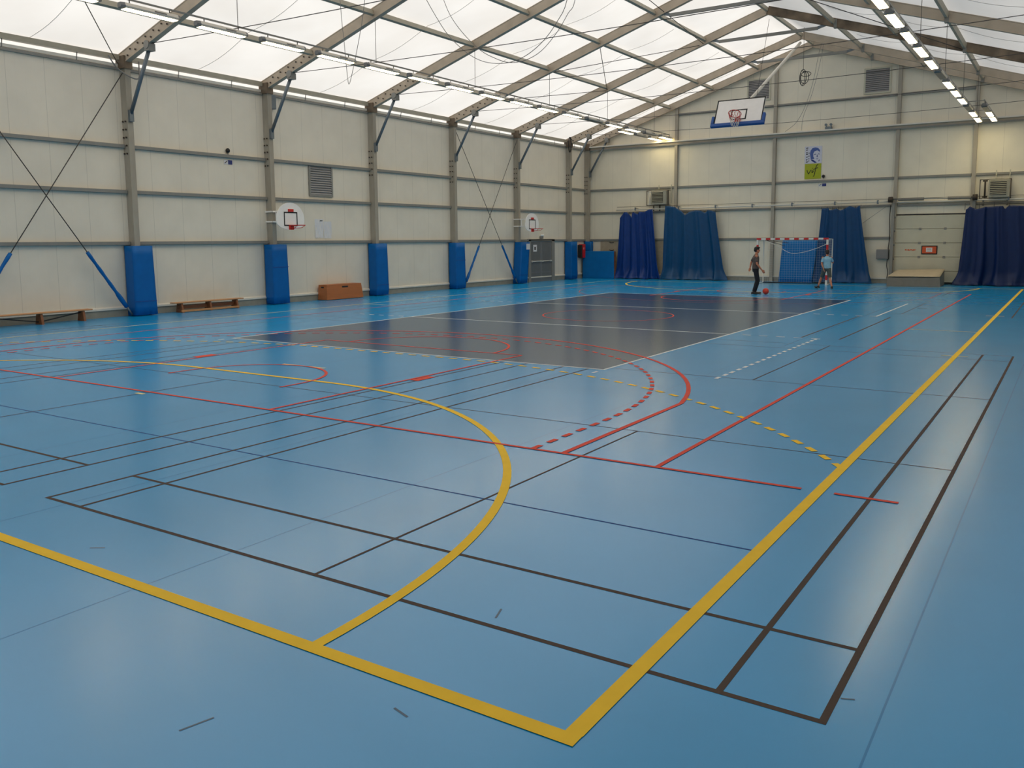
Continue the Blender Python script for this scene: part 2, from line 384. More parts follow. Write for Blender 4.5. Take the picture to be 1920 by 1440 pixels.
bm = nb(); box(bm, -12, 3.62, YB - .07, YB + .01, .2, .27); box(bm, 6.98, 12, YB - .07, YB + .01, .2, .27)
tag(mesh_obj('trim_2', bm, 'sill'), kind='structure')
# dark capping along the panel top
bm = nb(); box(bm, -XW - .02, -11.84, YF, YB - .05, 6.83, 6.9)
tag(mesh_obj('trim_3', bm, 'rail'), kind='structure')

# ------------------------------------------------------------------ frames: columns, rafters, struts, pads
FR = ['nearest', 'second', 'third', 'fourth', 'fifth', 'sixth']
bolt_me = None
def bolt(parent, p, nrm=(0, -1, 0)):
    global bolt_me
    if bolt_me is None:
        b = nb(); tube(b, [(0, .002, 0), (0, -.022, 0)], .024, 8)
        o = mesh_obj('bolt', b, 'bolt'); bolt_me = o.data; bpy.data.objects.remove(o)
    o = bpy.data.objects.new('bolt', bolt_me); COL.objects.link(o); o.parent = parent
    o.location = Vector(p) - Vector(parent['_o'])
def section(bm, p, q, w, h, upv):
    """extruded beam with lips along its four edges"""
    p, q = Vector(p), Vector(q); d = (q - p).normalized(); x = d.cross(Vector(upv)).normalized(); y = x.cross(d).normalized()
    prof = [(-.5, -.5), (.5, -.5), (.5, -.43), (.42, -.40), (.42, .40), (.5, .43), (.5, .5), (-.5, .5), (-.5, .43), (-.42, .40), (-.42, -.40), (-.5, -.43)]
    hexa(bm, [p + x * a * w + y * b * h for a, b in prof], [q + x * a * w + y * b * h for a, b in prof])
for k, y in enumerate(COLY):
    last = k == 6
    where = 'in the far left corner' if last else f'{FR[k]} along the left wall'
    c = thing('steel_column', f'tall weathered grey column with bolted web, {where}', 'column', (-11.78, y, 0), 'columns along the left wall')
    bm = nb(); section(bm, (-11.78, y, 0), (-11.78, y, 7.12), .17, .32, (1, 0, 0)); mesh_obj('shaft', bm, 'alu', c)
    bm = nb(); box(bm, -11.97, -11.58, y - .13, y + .13, 6.86, 7.2); mesh_obj('eave_bracket', bm, 'dirty', c)
    for r_ in range(5):
        for dx in (-.06, .06): bolt(c, (-11.78 + dx, y - .085, 4.55 + .22 * r_))
    # rafter of the left slope
    r = thing('roof_rafter', f'sloping beige roof beam with bolt holes, left slope, ' + ('against the far gable wall' if last else f'{FR[k]} frame from the camera'), 'roof beam', (-11.6, y, 7.0), 'roof beams of the left slope')
    bm = nb(); section(bm, (-12.0, y, zb(12.0) + .165), (-.02, y, RZ + .165), .16, .315, (0, 0, 1)); mesh_obj('beam', bm, 'alu2', r)
    for n_ in range(6):
        for dz in (.1, .22):
            x = -11.45 + n_ * .36 + (.12 if dz > .15 else 0); bolt(r, (x, y - .082, zb(x) + dz))
    # knee strut
    s = thing('knee_strut', 'blue grey steel strut bracing ' + ('the corner column to the gable beam' if last else f'the {FR[k]} left column to its roof beam'), 'strut', (-11.6, y, 5.5), 'knee struts of the left wall')
    bm = nb(); tube(bm, [(-11.585, y + .0, 5.62), (-10.62, y, 7.22)], .052, 10); mesh_obj('tube', bm, 'steel', s)
    bm = nb(); box(bm, -11.62, -11.53, y - .06, y + .06, 5.42, 5.74); mesh_obj('lower_bracket', bm, 'steel', s)
    bm = nb(); tube(bm, [(-10.56, y - .12, 7.36), (-10.56, y - .083, 7.36)], .11, 14); box(bm, -10.66, -10.46, y - .1, y + .1, 7.2, zb(10.5)); mesh_obj('upper_bracket', bm, 'rail', s)
    # pad around the column foot
    ytop = 1.98
    dl = .18 if k == 4 else 0
    p = thing('column_pad', 'blue padded sleeve around the foot of ' + ('the corner column behind the blue mat' if last else f'the {FR[k]} left column'), 'pad', (-11.6, y + .05, 0), 'blue pads on the left columns')
    bm = nb(); x0, x1 = -11.84, -11.44
    ya_, yb_, yc_ = (-.16, .12, .12) if last else (-.28, .40, .34)
    hexa(bm, [(x0, y + ya_, .02), (x1, y + ya_, .02), (x1, y + yb_, .02), (x0, y + yb_, .02)],
         [(x0, y + ya_ + dl, ytop), (x1, y + ya_ + dl, ytop), (x1, y + yc_ + dl * 1.6, ytop), (x0, y + yc_ + dl * 1.6, ytop)])
    # wrinkled lower hem
    bmesh.ops.subdivide_edges(bm, edges=bm.edges[:], cuts=7, use_grid_fill=True)
    for v in bm.verts:
        if v.co.z < .42:
            t = 1 - v.co.z / .42; n_ = math.sin(v.co.y * 31 + v.co.z * 40 + k) * math.cos(v.co.z * 27 - v.co.x * 20)
            v.co.x += .022 * t * n_; v.co.y += .018 * t * math.sin(v.co.z * 33 + k * 2)
    for f in bm.faces: f.smooth = True
    mesh_obj('cover', bm, 'pad', p)
    bm = nb(); box(bm, x1 - .012, x1 + .006, y + ya_, y + yb_ - .01, .40 if k % 2 == 0 else 1.22, .425 if k % 2 == 0 else 1.245); mesh_obj('strap', bm, 'bluepad', p)
    if k in (3, 5):
        bm = nb(); box(bm, x1 - .002, x1 + .006, y - .26, y + .35, 1.36, 1.375); mesh_obj('stitched_seam', bm, 'bluepad', p)
# right slope rafters that the photo shows
for k in (3, 4, 5, 6):
    y = COLY[k]; dirty = k == 4
    lab = {3: 'grey roof beam of the right slope nearest the camera', 4: 'dark stained dirty roof beam across the right slope', 5: 'grey roof beam of the right slope before the gable', 6: 'pale gable beam along the top of the far wall, right half'}[k]
    r = thing('roof_rafter', lab, 'roof beam', (11.6, y, 7.0), 'roof beams of the right slope')
    bm = nb(); section(bm, (.02, y, RZ + .165), (12.0, y, zb(12.0) + .165), .16, .315, (0, 0, 1)); mesh_obj('beam', bm, 'dirty' if dirty else 'alu2', r)
    for x in (2.6, 7.0):
        bm = nb(); box(bm, x - .06, x + .06, y - .09, y + .09, zb(x) - .02, zb(x) + .3); mesh_obj('splice_plate', bm, 'rail', r)
# collar ties and ridge plates
for k in (3, 4, 5):
    y = COLY[k]; t = thing('collar_tie', f'horizontal grey tie beam under the ridge, {["nearest", "middle", "farthest"][k - 3]} of three', 'tie beam', (0, y, 10.02), 'tie beams under the ridge')
    bm = nb(); bar(bm, (-1.95, y, 10.02), (1.95, y, 10.02), .09, .11); mesh_obj('beam', bm, 'rail', t)
    for s in (-1, 1):
        bm = nb(); bar(bm, (s * 1.9, y, 10.02), (s * 2.25, y, zb(2.25) + .05), .06, .1); mesh_obj('end_plate', bm, 'steel', t)
# purlins, bay by bay
PX = [-9.55, -7.0, -4.77, -2.53, 0, 2.53, 4.77, 7.0]
PN = {-9.55: 'lowest on the left slope', -7.0: 'second up the left slope', -4.77: 'third up the left slope', -2.53: 'just left of the ridge', 0: 'along the ridge', 2.53: 'just right of the ridge', 4.77: 'midway on the right slope', 7.0: 'lower on the right slope'}
edges = [COLY[0] - 5.02] + COLY
for x in PX:
    for b in range(6 + 1):
        if b == 0 and x not in (-9.55,): continue
        if x == -7.0 and b < 1: continue
        if x == -4.77 and b < 2: continue
        if x == -2.53 and b < 3: continue
        if x == 0 and b < 4: continue
        if x > 0 and b < 3: continue
        y0, y1 = edges[b] + .08, edges[b + 1] - .08
        bay = {0: 'before the first frame', 6: 'in the short end bay'}.get(b, f'in the {ORD[b - 1]} bay')
        bm = nb(); zc = zb(x) + .19
        sl = 0 if x == 0 else (SL if x < 0 else -SL)
        bar(bm, (x, y0, zc), (x, y1, zc), .10, .15, (-sl, 0, 1))
        tag(mesh_obj('roof_purlin', bm, 'purlin', loc=(x, y0, zc)), f'roof purlin {PN[x]}, {bay} from the camera', 'purlin', 'roof purlins')
for b in range(7):
    y0, y1 = edges[b] + .12, edges[b + 1] - .12
    bay = {0: 'beside the left edge of the photo', 6: 'in the short end bay'}.get(b, f'in the {ORD[b - 1]} bay')
    e = thing('eave_beam', f'beige eave beam above the left wall panels, {bay}', 'eave beam', (-11.85, y0, 7.1), 'eave beams')
    bm = nb(); box(bm, -11.93, -11.78, y0, y1, 7.1, 7.24); mesh_obj('upper_rail', bm, 'purlin', e)
    bm = nb(); box(bm, -11.96, -11.86, y0, y1, 6.92, 7.0); mesh_obj('lower_rail', bm, 'sill', e)
    for t in (.35, .75):
        bm = nb(); yy = y0 + (y1 - y0) * t; tube(bm, [(-11.88, yy, 6.85), (-11.82, yy, 7.12)], .012, 6); mesh_obj('clip', bm, 'rail', e)

# wall rails
LEV = [(2.06, 'lowest'), (3.5, 'second'), (4.76, 'third')]
for b in range(7):
    y0, y1 = edges[b] + .09, edges[b + 1] - .09
    bay = {0: 'left of the nearest column', 6: 'in the narrow corner bay'}.get(b, f'right of the {FR[b - 1]} column')
    for z, n in LEV:
        bm = nb(); box(bm, -XW - .02, -11.80, y0, y1, z - .055, z + .045); bevel(bm, .008, 1)
        tag(mesh_obj('wall_rail', bm, 'rail', loc=(-11.85, y0, z)), f'{n} grey horizontal rail on the left wall, {bay}', 'wall rail', 'rails of the left wall')
BX = [-11.7, -6.66, -1.67, 3.78, 6.84, 12.0]
for i, x in enumerate(BX[1:5]):
    bm = nb(); lo = 0 if i < 2 else 0
    section(bm, (x, YB - .085, lo), (x, YB - .085, zb(x) + .1), .15, .16, (0, 1, 0))
    tag(mesh_obj('gable_post', bm, 'alu', loc=(x, YB - .08, 0)), 'slim grey post on the far wall, ' + ('behind the first two curtains', 'behind the goal', 'left of the garage door', 'right of the garage door')[i], 'post', 'posts of the far wall')
BL = [(2.06, 'lowest'), (3.5, 'second'), (4.72, 'third'), (8.35, 'top')]
bays = ['above the blue corner mat', 'between first and second posts', 'behind the goal', 'over the garage door', 'right of the garage door']
for i in range(5):
    x0, x1 = BX[i] + .09, BX[i + 1] - .09
    for z, n in BL:
        if n == 'top' and i in (0, 4): continue
        if i == 3 and n == 'lowest': continue
        xa, xb = x0, x1
        bm = nb(); box(bm, xa, xb, YB - .09, YB + .02, z - .055, z + .045); bevel(bm, .008, 1)
        tag(mesh_obj('wall_rail', bm, 'rail', loc=(xa, YB - .05, z)), f'{n} grey horizontal rail on the far wall, {bays[i]}', 'wall rail', 'rails of the far wall')
w = thing('wind_beam', 'long pale horizontal beam with ledge across the far wall', 'beam', (0, YB - .1, 6.9))
bm = nb(); box(bm, -11.6, 12, YB - .17, YB + .01, 6.88, 6.98); mesh_obj('web', bm, 'alu2', w)
bm = nb(); box(bm, -11.6, 12, YB - .30, YB + .01, 6.98, 7.04); mesh_obj('ledge', bm, 'sill', w)
bm = nb(); box(bm, -11.6, 12, YB - .19, YB - .13, 6.82, 6.88); mesh_obj('lower_lip', bm, 'rail', w)

# ------------------------------------------------------------------ cables
def wire(name, pts, label, r=.012, m='wire', cat='cable', group=None, n=6):
    bm = nb(); tube(bm, pts, r, n); return tag(mesh_obj(name, bm, m, loc=pts[0]), label, cat, group)
def sag(p, q, d, n=16):
    p, q = Vector(p), Vector(q)
    return [p.lerp(q, i / n) - Vector((0, 0, d * 4 * (i / n) * (1 - i / n))) for i in range(n + 1)]
for k in range(6):
    y = COLY[k]
    wire('tie_cable', sag((-10.5, y, 7.4), (10.5, y, 7.4), .16), f'thin steel cable spanning the hall below the {FR[k]} roof frame', .010, group='tie cables across the hall')
# X bracing on the left wall
def brace(p, q, label, pad_end=None):
    p, q = Vector(p), Vector(q); t = thing('brace_rod', label, 'brace', q, 'wall bracing rods')
    bm = nb(); tube(bm, [p, q], .013, 6); mesh_obj('rod', bm, 'wire', t)
    d = (q - p); a, b = p + d * .735, p + d * .965
    bm = nb(); n = 14; pts = [a.lerp(b, i / n) for i in range(n + 1)]
    tube(bm, pts, [.046 + .005 * math.sin(i * 1.7) + (.016 * (i > 10)) for i in range(n + 1)], 10); mesh_obj('padded_sleeve', bm, 'pad', t)
    bm = nb(); tube(bm, [b, q], .03, 8); mesh_obj('turnbuckle', bm, 'steel', t)
xb = -11.70
yA, yB_ = COLY[0] - 5.02, COLY[0]
brace((xb, yA + .2, 6.75), (xb + .12, yB_ - .31, .05), 'wall bracing rod with blue sleeve falling to the nearest column')
brace((xb + .04, yB_ - .12, 6.75), (xb + .04, yA + .33, .05), 'wall bracing rod crossing down to the left photo edge')
brace((xb, COLY[3] + .12, 6.75), (xb + .12, COLY[4] - .31, .05), 'wall bracing rod with blue sleeve falling to the fifth column')
brace((xb + .04, COLY[4] - .12, 6.75), (xb + .10, COLY[3] + .48, .05), 'wall bracing rod with blue sleeve falling to the fourth column')
# roof bracing
def rp(x, y): return (x, y, zb(x) + .06)
for (a, b, lab) in (((-7.0, COLY[0] - 4.8), (-11.9, COLY[0] - .1), 'roof bracing cable falling to the head of the nearest column'),
                    ((-4.77, COLY[3]), (-7.0, COLY[4]), 'roof bracing cable crossing the fourth bay of the left slope'),
                    ((-7.0, COLY[3] + .1), (-2.7, COLY[4]), 'shallow roof bracing cable from fourth beam towards the ridge'),
                    ((-9.55, COLY[3] + .1), (-7.0, COLY[4]), 'roof bracing cable low on the left slope, fourth bay'),
                    ((-2.0, COLY[3] - 2), (-2.6, COLY[4]), 'short roof bracing cable beside the ridge'),
                    ((2.2, COLY[3]), (7.0, COLY[4]), 'roof bracing cable falling across the right slope')):
    wire('roof_brace', [rp(*a), rp(*b)], lab, .013, group='roof bracing cables')
# hanging ropes
def P3(*a): return [Vector(p) for p in a]
def smooth_path(ctrl, n=8):
    out = []; c = [ctrl[0]] + ctrl + [ctrl[-1]]
    for i in range(1, len(c) - 2):
        for j in range(n):
            t = j / n; p0, p1, p2, p3 = c[i - 1], c[i], c[i + 1], c[i + 2]
            out.append(.5 * ((2 * p1) + (p2 - p0) * t + (2 * p0 - 5 * p1 + 4 * p2 - p3) * t * t + (-p0 + 3 * p1 - 3 * p2 + p3) * t ** 3))
    out.append(ctrl[-1]); return out
ROPES = []
def near(pts, t): return [CAM + (Vector(p) - CAM) * t for p in pts]
loop = near(P3((-10.19, .5, 10.0), (-10.12, .5, 9.31), (-10.05, .5, 8.7), (-9.98, .5, 7.92), (-9.91, .5, 7.33), (-9.84, .5, 7.3), (-9.68, .5, 7.71), (-9.46, .5, 8.37), (-9.22, .5, 9.18), (-9.1, .5, 9.75)), .82)
wire('hanging_rope', smooth_path([loop[0] + Vector((0, 0, .2))] + loop[1:] + [loop[-1] + Vector((.1, 0, .5))], 4), 'narrow loop of thin rope dangling below the second roof bay', .008, 'cord', 'rope')
sw = near(P3((-10.91, 6, 11.32), (-10.45, 6, 10.62), (-9.9, 6, 9.89), (-9.15, 6, 9.21), (-8.42, 6, 8.77), (-7.69, 6, 8.57), (-6.99, 6, 8.55), (-6.3, 6, 8.73), (-5.62, 6, 9.14), (-5.07, 6, 9.71), (-4.68, 6, 10.37)), .73)
wire('hanging_rope', smooth_path(sw + [sw[-1] + Vector((.25, 0, 1.3))], 4), 'wide slack rope swag under the roof, nearer of the pair', .009, 'cord', 'rope', 'rope swags')
sw = near(P3((-10.31, 6.3, 11.3), (-9.99, 6.3, 10.66), (-9.41, 6.3, 9.94), (-8.62, 6.3, 9.22), (-7.9, 6.3, 8.82), (-7.3, 6.3, 8.61), (-6.6, 6.3, 8.61), (-5.91, 6.3, 8.86), (-5.25, 6.3, 9.43), (-4.81, 6.3, 10.0), (-4.53, 6.3, 10.41)), .73)
wire('hanging_rope', smooth_path(sw + [sw[-1] + Vector((.2, 0, 1.3))], 4), 'wide slack rope swag under the roof, farther of the pair', .009, 'cord', 'rope', 'rope swags')
wire('hanging_rope', smooth_path(P3((.70, 19.5, 10.75), (.56, 19.5, 10.2), (.37, 19.5, 9.12), (.05, 19.6, 8.1), (-.45, 20.0, 7.4), (-1.1, 20.5, 7.06)), 5), 'long slack rope from the ridge to the far wall beam, left one', .008, 'cord', 'rope', 'ropes by the far wall')
wire('hanging_rope', smooth_path(P3((.78, 19.5, 10.72), (.58, 19.5, 9.57), (.30, 19.5, 8.43), (-.1, 19.8, 7.6), (-.35, 20.5, 7.06)), 5), 'long slack rope from the ridge to the far wall beam, right one', .008, 'cord', 'rope', 'ropes by the far wall')
t = thing('coiled_cable', 'black cable coil hanging on a thin line from the ridge', 'cable', (.57, 17, 9))
bm = nb(); tube(bm, [(.56, 17, RZ + .1), (.57, 17, 9.15)], .008, 6); mesh_obj('line', bm, 'wire', t)
bm = nb()
for a, (w_, h_, dx) in enumerate(((.13, .34, 0), (.17, .26, .06), (.11, .3, -.05), (.2, .16, .1))):
    pts = [(.57 + dx + w_ * math.cos(q), 17 + .03 * a, 8.83 + h_ * math.sin(q) * (1 if a < 3 else .6) + (.15 if a == 3 else 0)) for q in [2 * PI * i / 18 for i in range(19)]]
    tube(bm, pts, .014, 6, cap=False)
mesh_obj('coil', bm, 'black', t)
t = thing('coiled_cable', 'black cable loop hanging from the sixth column head', 'cable', (-11.5, 18.5, 7))
bm = nb()
for a in (0, .03): tube(bm, [(-11.52 + a, 18.36 + .13 * math.cos(q), 6.95 + .38 * math.sin(q)) for q in [2 * PI * i / 18 for i in range(19)]], .02, 6, cap=False)
mesh_obj('coil', bm, 'black', t)
bm = nb(); tube(bm, [(-11.505, 18.36, 7.31), (-11.45, 18.62, zb(11.4) + .05)], .012, 6); mesh_obj('hanging_loop', bm, 'black', t)
y = COLY[0]
wire('conduit', smooth_path(P3((-11.7, y - .5, 7.15), (-11.68, y - .28, 6.85), (-11.5, y + .0, 6.62), (-11.55, y + .28, 6.63), (-11.72, y + .42, 6.9), (-11.74, y + .44, 7.14)), 5), 'grey flexible conduit looping past the nearest column head', .018, 'cord', 'conduit')

# ------------------------------------------------------------------ lamp rows
LAMPZ = {}
def make_lamp(lit):
    """strip lamp, origin at the middle of its underside, long axis along y"""
    t = thing('strip_lamp', 'x', 'ceiling lamp', (0, 0, 0), 'strip lamps')
    bm = nb()
    prof = [(-.095, .0), (.095, .0), (.115, .05), (.075, .125), (-.075, .125), (-.115, .05)]
    hexa(bm, [(a, -.66, b) for a, b in prof], [(a, .66, b) for a, b in prof]); mesh_obj('housing', bm, 'lampbody', t)
    for s in (-1, 1):
        bm = nb(); hexa(bm, [(a, s * .66, b) for a, b in prof], [(a * .62, s * .745, .02 + b * .8) for a, b in prof]); mesh_obj('end_cap', bm, 'lampend', t)
    bm = nb(); hexa(bm, [(-.080, -.63, -.014), (.080, -.63, -.014), (.080, .63, -.014), (-.080, .63, -.014)], [(-.098, -.65, .004), (.098, -.65, .004), (.098, .65, .004), (-.098, .65, .004)])
    mesh_obj('diffuser', bm, 'lamplit' if lit else 'lampoff', t)
    bm = nb(); box(bm, .098, .112, .05, .35, .04, .085); mesh_obj('label_plate', bm, 'tag', t)
    for s in (-.5, .5):
        bm = nb(); tube(bm, [(0, s, .12), (0, s, .20)], .012, 6); mesh_obj('hanger', bm, 'wire', t)
    return t
protos = {True: None, False: None}
def lamp(x, y, z, lit, label, group):
    if protos[lit] is None:
        t = make_lamp(lit); protos[lit] = t; t.location = (x, y, z); t['label'] = label; t['group'] = group
        t['_p'] = 1
        return t
    t = protos[lit]; return dup(t, Vector((x, y, z)) - t.location, label, group)
for n_ in range(-1, 16):
    lit = n_ not in (11, 14)
    nth = f'{ORD[n_ + 1]} lamp from the camera'
    lamp(-6.97, -9.55 + 1.93 * n_ + .72, 7.12, lit, ('lit' if lit else 'dark unlit') + f' strip lamp in the left lamp row, {nth}', 'strip lamps of the left row')
for i, (y, lit) in enumerate(((16.85, True), (18.5, False), (20.2, True))):
    lamp(-7.6, y, 7.12, lit, ('lit' if lit else 'dark unlit') + f' strip lamp in the short second row at left, {("nearest", "middle", "farthest")[i]}', 'strip lamps of the short left row')
for n_ in range(11, -1, -1):
    lit = n_ not in (6, 2)
    lamp(7.02, 18.55 - 1.93 * n_ + .72, 6.80, lit, ('lit' if lit else 'dark unlit') + f' strip lamp in the right lamp row, {ORD[11 - n_]} lamp from the camera', 'strip lamps of the right row')
for i, (y, lit) in enumerate(((16.0, False), (17.7, True), (19.4, True))):
    lamp(7.56, y, 6.80, lit, ('lit' if lit else 'dark unlit') + f' strip lamp in the short second row at right, {("nearest", "middle", "farthest")[i]}', 'strip lamps of the short right row')
for x, z, ya, nm in ((-6.97, 7.34, -11.5, 'left'), (7.02, 7.02, -3.5, 'right')):
    t = thing('lamp_rail', f'thin carrier rail above the {nm} lamp row', 'rail', (x, ya, z))
    bm = nb(); box(bm, x - .02, x + .02, ya, 20.6, z - .015, z + .02); mesh_obj('rail', bm, 'rail', t)
    for y in COLY[:6]:
        if y < ya: continue
        bm = nb(); tube(bm, [(x, y, z), (x, y, zb(x))], .008, 5); mesh_obj('suspension_rod', bm, 'wire', t)
for x, z, ya, nm in ((-7.6, 7.34, 15.9, 'left'), (7.56, 7.02, 15.2, 'right')):
    t = thing('lamp_rail', f'short carrier rail of the second lamp row at {nm}', 'rail', (x, ya, z))
    bm = nb(); box(bm, x - .02, x + .02, ya, 20.6, z - .015, z + .02); mesh_obj('rail', bm, 'rail', t)
    s = 1 if x < 0 else -1
    for y in (ya + .1, 18.0, 20.3):
        bm = nb(); box(bm, min(x, x + s * .6), max(x, x + s * .6), y - .02, y + .02, z - .012, z + .012); mesh_obj('cross_arm', bm, 'rail', t)

# ------------------------------------------------------------------ left wall fittings
def louvre(name_loc, label, u0, u1, z0, z1, wall):
    """wall: 'l' (plane x=-XW, u=y) or 'b' (plane y=YB, u=x)"""
    def B(bm, a0, a1, d0, d1, c0, c1):
        if wall == 'l': box(bm, -XW + d0, -XW + d1, a0, a1, c0, c1)
        else: box(bm, a0, a1, YB - d1, YB - d0, c0, c1)
    t = thing('vent_louvre', label, 'vent', name_loc)
    bm = nb(); B(bm, u0 - .07, u0, -.01, .05, z0 - .07, z1 + .07); B(bm, u1, u1 + .07, -.01, .05, z0 - .07, z1 + .07); B(bm, u0, u1, -.01, .05, z0 - .07, z0); B(bm, u0, u1, -.01, .05, z1, z1 + .07)
    mesh_obj('frame', bm, 'rail' if wall == 'l' else 'garage', t)
    bm = nb(); B(bm, u0, u1, -.01, .006, z0, z1); mesh_obj('backing', bm, 'louvre_d', t)
    n = 12; h = (z1 - z0) / n
    for i in range(n):
        bm = nb(); za = z0 + h * i
        if wall == 'l':
            hexa(bm, [(-XW + .008, u0, za + h * .45), (-XW + .045, u0, za), (-XW + .05, u0, za + h * .18), (-XW + .012, u0, za + h * .95)], [(-XW + .008, u1, za + h * .45), (-XW + .045, u1, za), (-XW + .05, u1, za + h * .18), (-XW + .012, u1, za + h * .95)])
        else:
            hexa(bm, [(u0, YB - .008, za + h * .45), (u0, YB - .045, za), (u0, YB - .05, za + h * .18), (u0, YB - .012, za + h * .95)], [(u1, YB - .008, za + h * .45), (u1, YB - .045, za), (u1, YB - .05, za + h * .18), (u1, YB - .012, za + h * .95)])
        mesh_obj('slat', bm, 'louvre', t)
louvre((-XW, 1.03, 3.7), 'grey slatted vent high on the left wall between second and third columns', .53, 1.53, 3.72, 4.68, 'l')
louvre((-2.5, YB, 8.7), 'slatted vent in the gable behind the white pole', -3.02, -2.02, 8.72, 9.62, 'b')
louvre((2.8, YB, 8.5), 'slatted vent in the gable right of the hanging cable coil', 2.32, 3.32, 8.55, 9.55, 'b')

def small_sign(axis, p, label_sign, label_alarm, q):
    """little pictogram plate with a black sounder above it"""
    t = thing('wall_plate', label_sign, 'sign', p)
    bmw, bmb, bmi = nb(), nb(), nb()
    if axis == 'l':
        x = -XW; box(bmw, x, x + .012, p[1] - .15, p[1] + .0, p[2] - .06, p[2] + .06); box(bmb, x, x + .016, p[1], p[1] + .16, p[2] - .06, p[2] + .07)
        bar(bmi, (x + .014, p[1] - .13, p[2] - .03), (x + .014, p[1] - .03, p[2] + .04), .01, .02)
    else:
        y = YB; box(bmw, p[0] - .17, p[0], y - .012, y, p[2] - .06, p[2] + .06); box(bmb, p[0], p[0] + .18, y - .016, y, p[2] - .06, p[2] + .07)
        bar(bmi, (p[0] - .14, y - .014, p[2] - .03), (p[0] - .04, y - .014, p[2] + .04), .01, .02)
    mesh_obj('arrow_panel', bmw, 'paper', t); mesh_obj('blue_panel', bmb, 'signblue', t); mesh_obj('arrow', bmi, 'ink', t)
    a = thing('wall_sounder', label_alarm, 'alarm', q)
    bm = nb(); ball_(bm, Vector(q), .07, .07, .075, 14); mesh_obj('dome', bm, 'black', a)
    bm = nb(); tube(bm, [Vector(q) - Vector((0, 0, .04)), Vector(q) - Vector((0, 0, .12))], [.03, .012], 8); mesh_obj('nozzle', bm, 'rail', a)
small_sign('l', (-XW, -2.93, 4.57), 'tiny blue and white plate on the left wall', 'black dome alarm on the left wall', (-XW + .05, -2.95, 4.93))
small_sign('b', (.57, YB, 4.53), 'tiny blue and white plate on the far wall', 'black dome alarm beside the lime board', (.62, YB - .05, 4.93))
for i, (y0, y1, z0, z1) in enumerate(((.70, 1.10, 2.2, 2.86), (1.12, 1.50, 2.18, 2.78))):
    t = thing('paper_sheet', ('left' if i == 0 else 'right') + ' sheet of the two white papers taped on the left wall', 'paper', (-XW, y0, z0), 'papers on the left wall')
    bm = nb(); n = 6
    g = [[bm.verts.new((-XW + .006 + .008 * math.sin(a * 1.7 + b), y0 + (y1 - y0) * a / n, z0 + (z1 - z0) * b / n)) for a in range(n + 1)] for b in range(n + 1)]
    for a in range(n):
        for b in range(n): bm.faces.new((g[b][a], g[b][a + 1], g[b + 1][a + 1], g[b + 1][a]))
    mesh_obj('sheet', bm, 'paper', t)
    if i == 0:
        bm = nb(); box(bm, -XW + .012, -XW + .018, y0 + .24, y0 + .36, z1 - .07, z1 - .045); mesh_obj('printed_mark', bm, 'ink', t)
t = thing('junction_box', 'small grey box beside the second column head', 'box', (-11.8, -1.1, 6.4))
bm = nb(); box(bm, -11.88, -11.74, -1.24, -1.0, 6.42, 6.88); bevel(bm, .01); mesh_obj('case', bm, 'steel', t)
bm = nb(); tube(bm, [(-11.80, -1.1, 6.88), (-11.80, -1.1, 7.12)], .014, 6); mesh_obj('conduit', bm, 'cord', t)

# wall hoops on the left columns
def wall_hoop(cy, col_y, label):
    x = -11.02; t = thing('wall_basketball_hoop', label, 'basketball hoop', (x, cy, 2.6), 'wall hoops on the left columns')
    # fan shaped board
    bm = nb(); out = []
    zt, zbm, R_ = 3.34, 2.47, .60
    for i in range(25):
        a = PI * (i / 24) * 1.20 - PI * .10
        out.append((cy + .60 * math.cos(a), 2.80 + .54 * math.sin(a)))
    out += [(cy - .42, 2.53), (cy - .12, 2.46), (cy + .12, 2.46), (cy + .42, 2.53)]
    hexa(bm, [(x, a, b) for a, b in out], [(x + .03, a, b) for a, b in out]); mesh_obj('backboard', bm, 'board', t)
    bm = nb(); xo = x + .031
    for a0, a1, b0, b1 in ((-.29, .29, 3.0, 3.04), (-.29, .29, 2.58, 2.62), (-.29, -.25, 2.62, 3.0), (.25, .29, 2.62, 3.0)): box(bm, xo, xo + .004, cy + a0, cy + a1, b0, b1)
    mesh_obj('target_square', bm, 'ink', t)
    bm = nb(); box(bm, xo, xo + .03, cy - .11, cy + .11, 3.045, 3.13); mesh_obj('upper_bracket', bm, 'rim', t)
    rim = nb(); zc = 2.60; xc = x + .15 + .225
    torus(rim, (xc, cy, zc), .225, .013, (0, 0, 1), 28, 8)
    ro = mesh_obj('rim', rim, 'rim', t)
    bm = nb(); box(bm, xo, xo + .05, cy - .09, cy + .09, 2.46, 2.61); box(bm, xo, xc - .2, cy - .06, cy + .06, 2.588, 2.604); mesh_obj('rim_plate', bm, 'rim', ro)
    bm = nb()
    for s in (-1, 1): tube(bm, [(xo + .04, cy + s * .05, 2.50), (xc + .03, cy + s * .14, 2.525), (xc + .11, cy + s * .19, 2.595)], .009, 6)
    mesh_obj('rim_brace', bm, 'rim', ro)
    # clamp arms back to the column
    bm = nb(); box(bm, -11.56, -11.52, col_y + .01, col_y + .05, 2.70, 3.09); mesh_obj('upright', bm, 'board', t)
    for z in (3.06, 2.73):
        bm = nb(); box(bm, -11.90, -11.56, col_y - .12, col_y - .09, z - .025, z + .025); box(bm, -11.575, -11.55, col_y - .12, col_y + .12, z - .025, z + .025); box(bm, -11.90, -11.56, col_y + .09, col_y + .12, z - .025, z + .025)
        mesh_obj('clamp', bm, 'board', t)
        bm = nb(); bar(bm, (-11.56, col_y + .03, z), (x, cy - .22, z), .04, .04); bar(bm, (-11.56, col_y + .03, z), (x, cy + .25, z), .04, .04); mesh_obj('arm', bm, 'board', t)
wall_hoop(-1.24, COLY[1], 'white fan-shaped basketball board on the second left column')
wall_hoop(13.80, COLY[4], 'white fan-shaped basketball board above the grey double door')

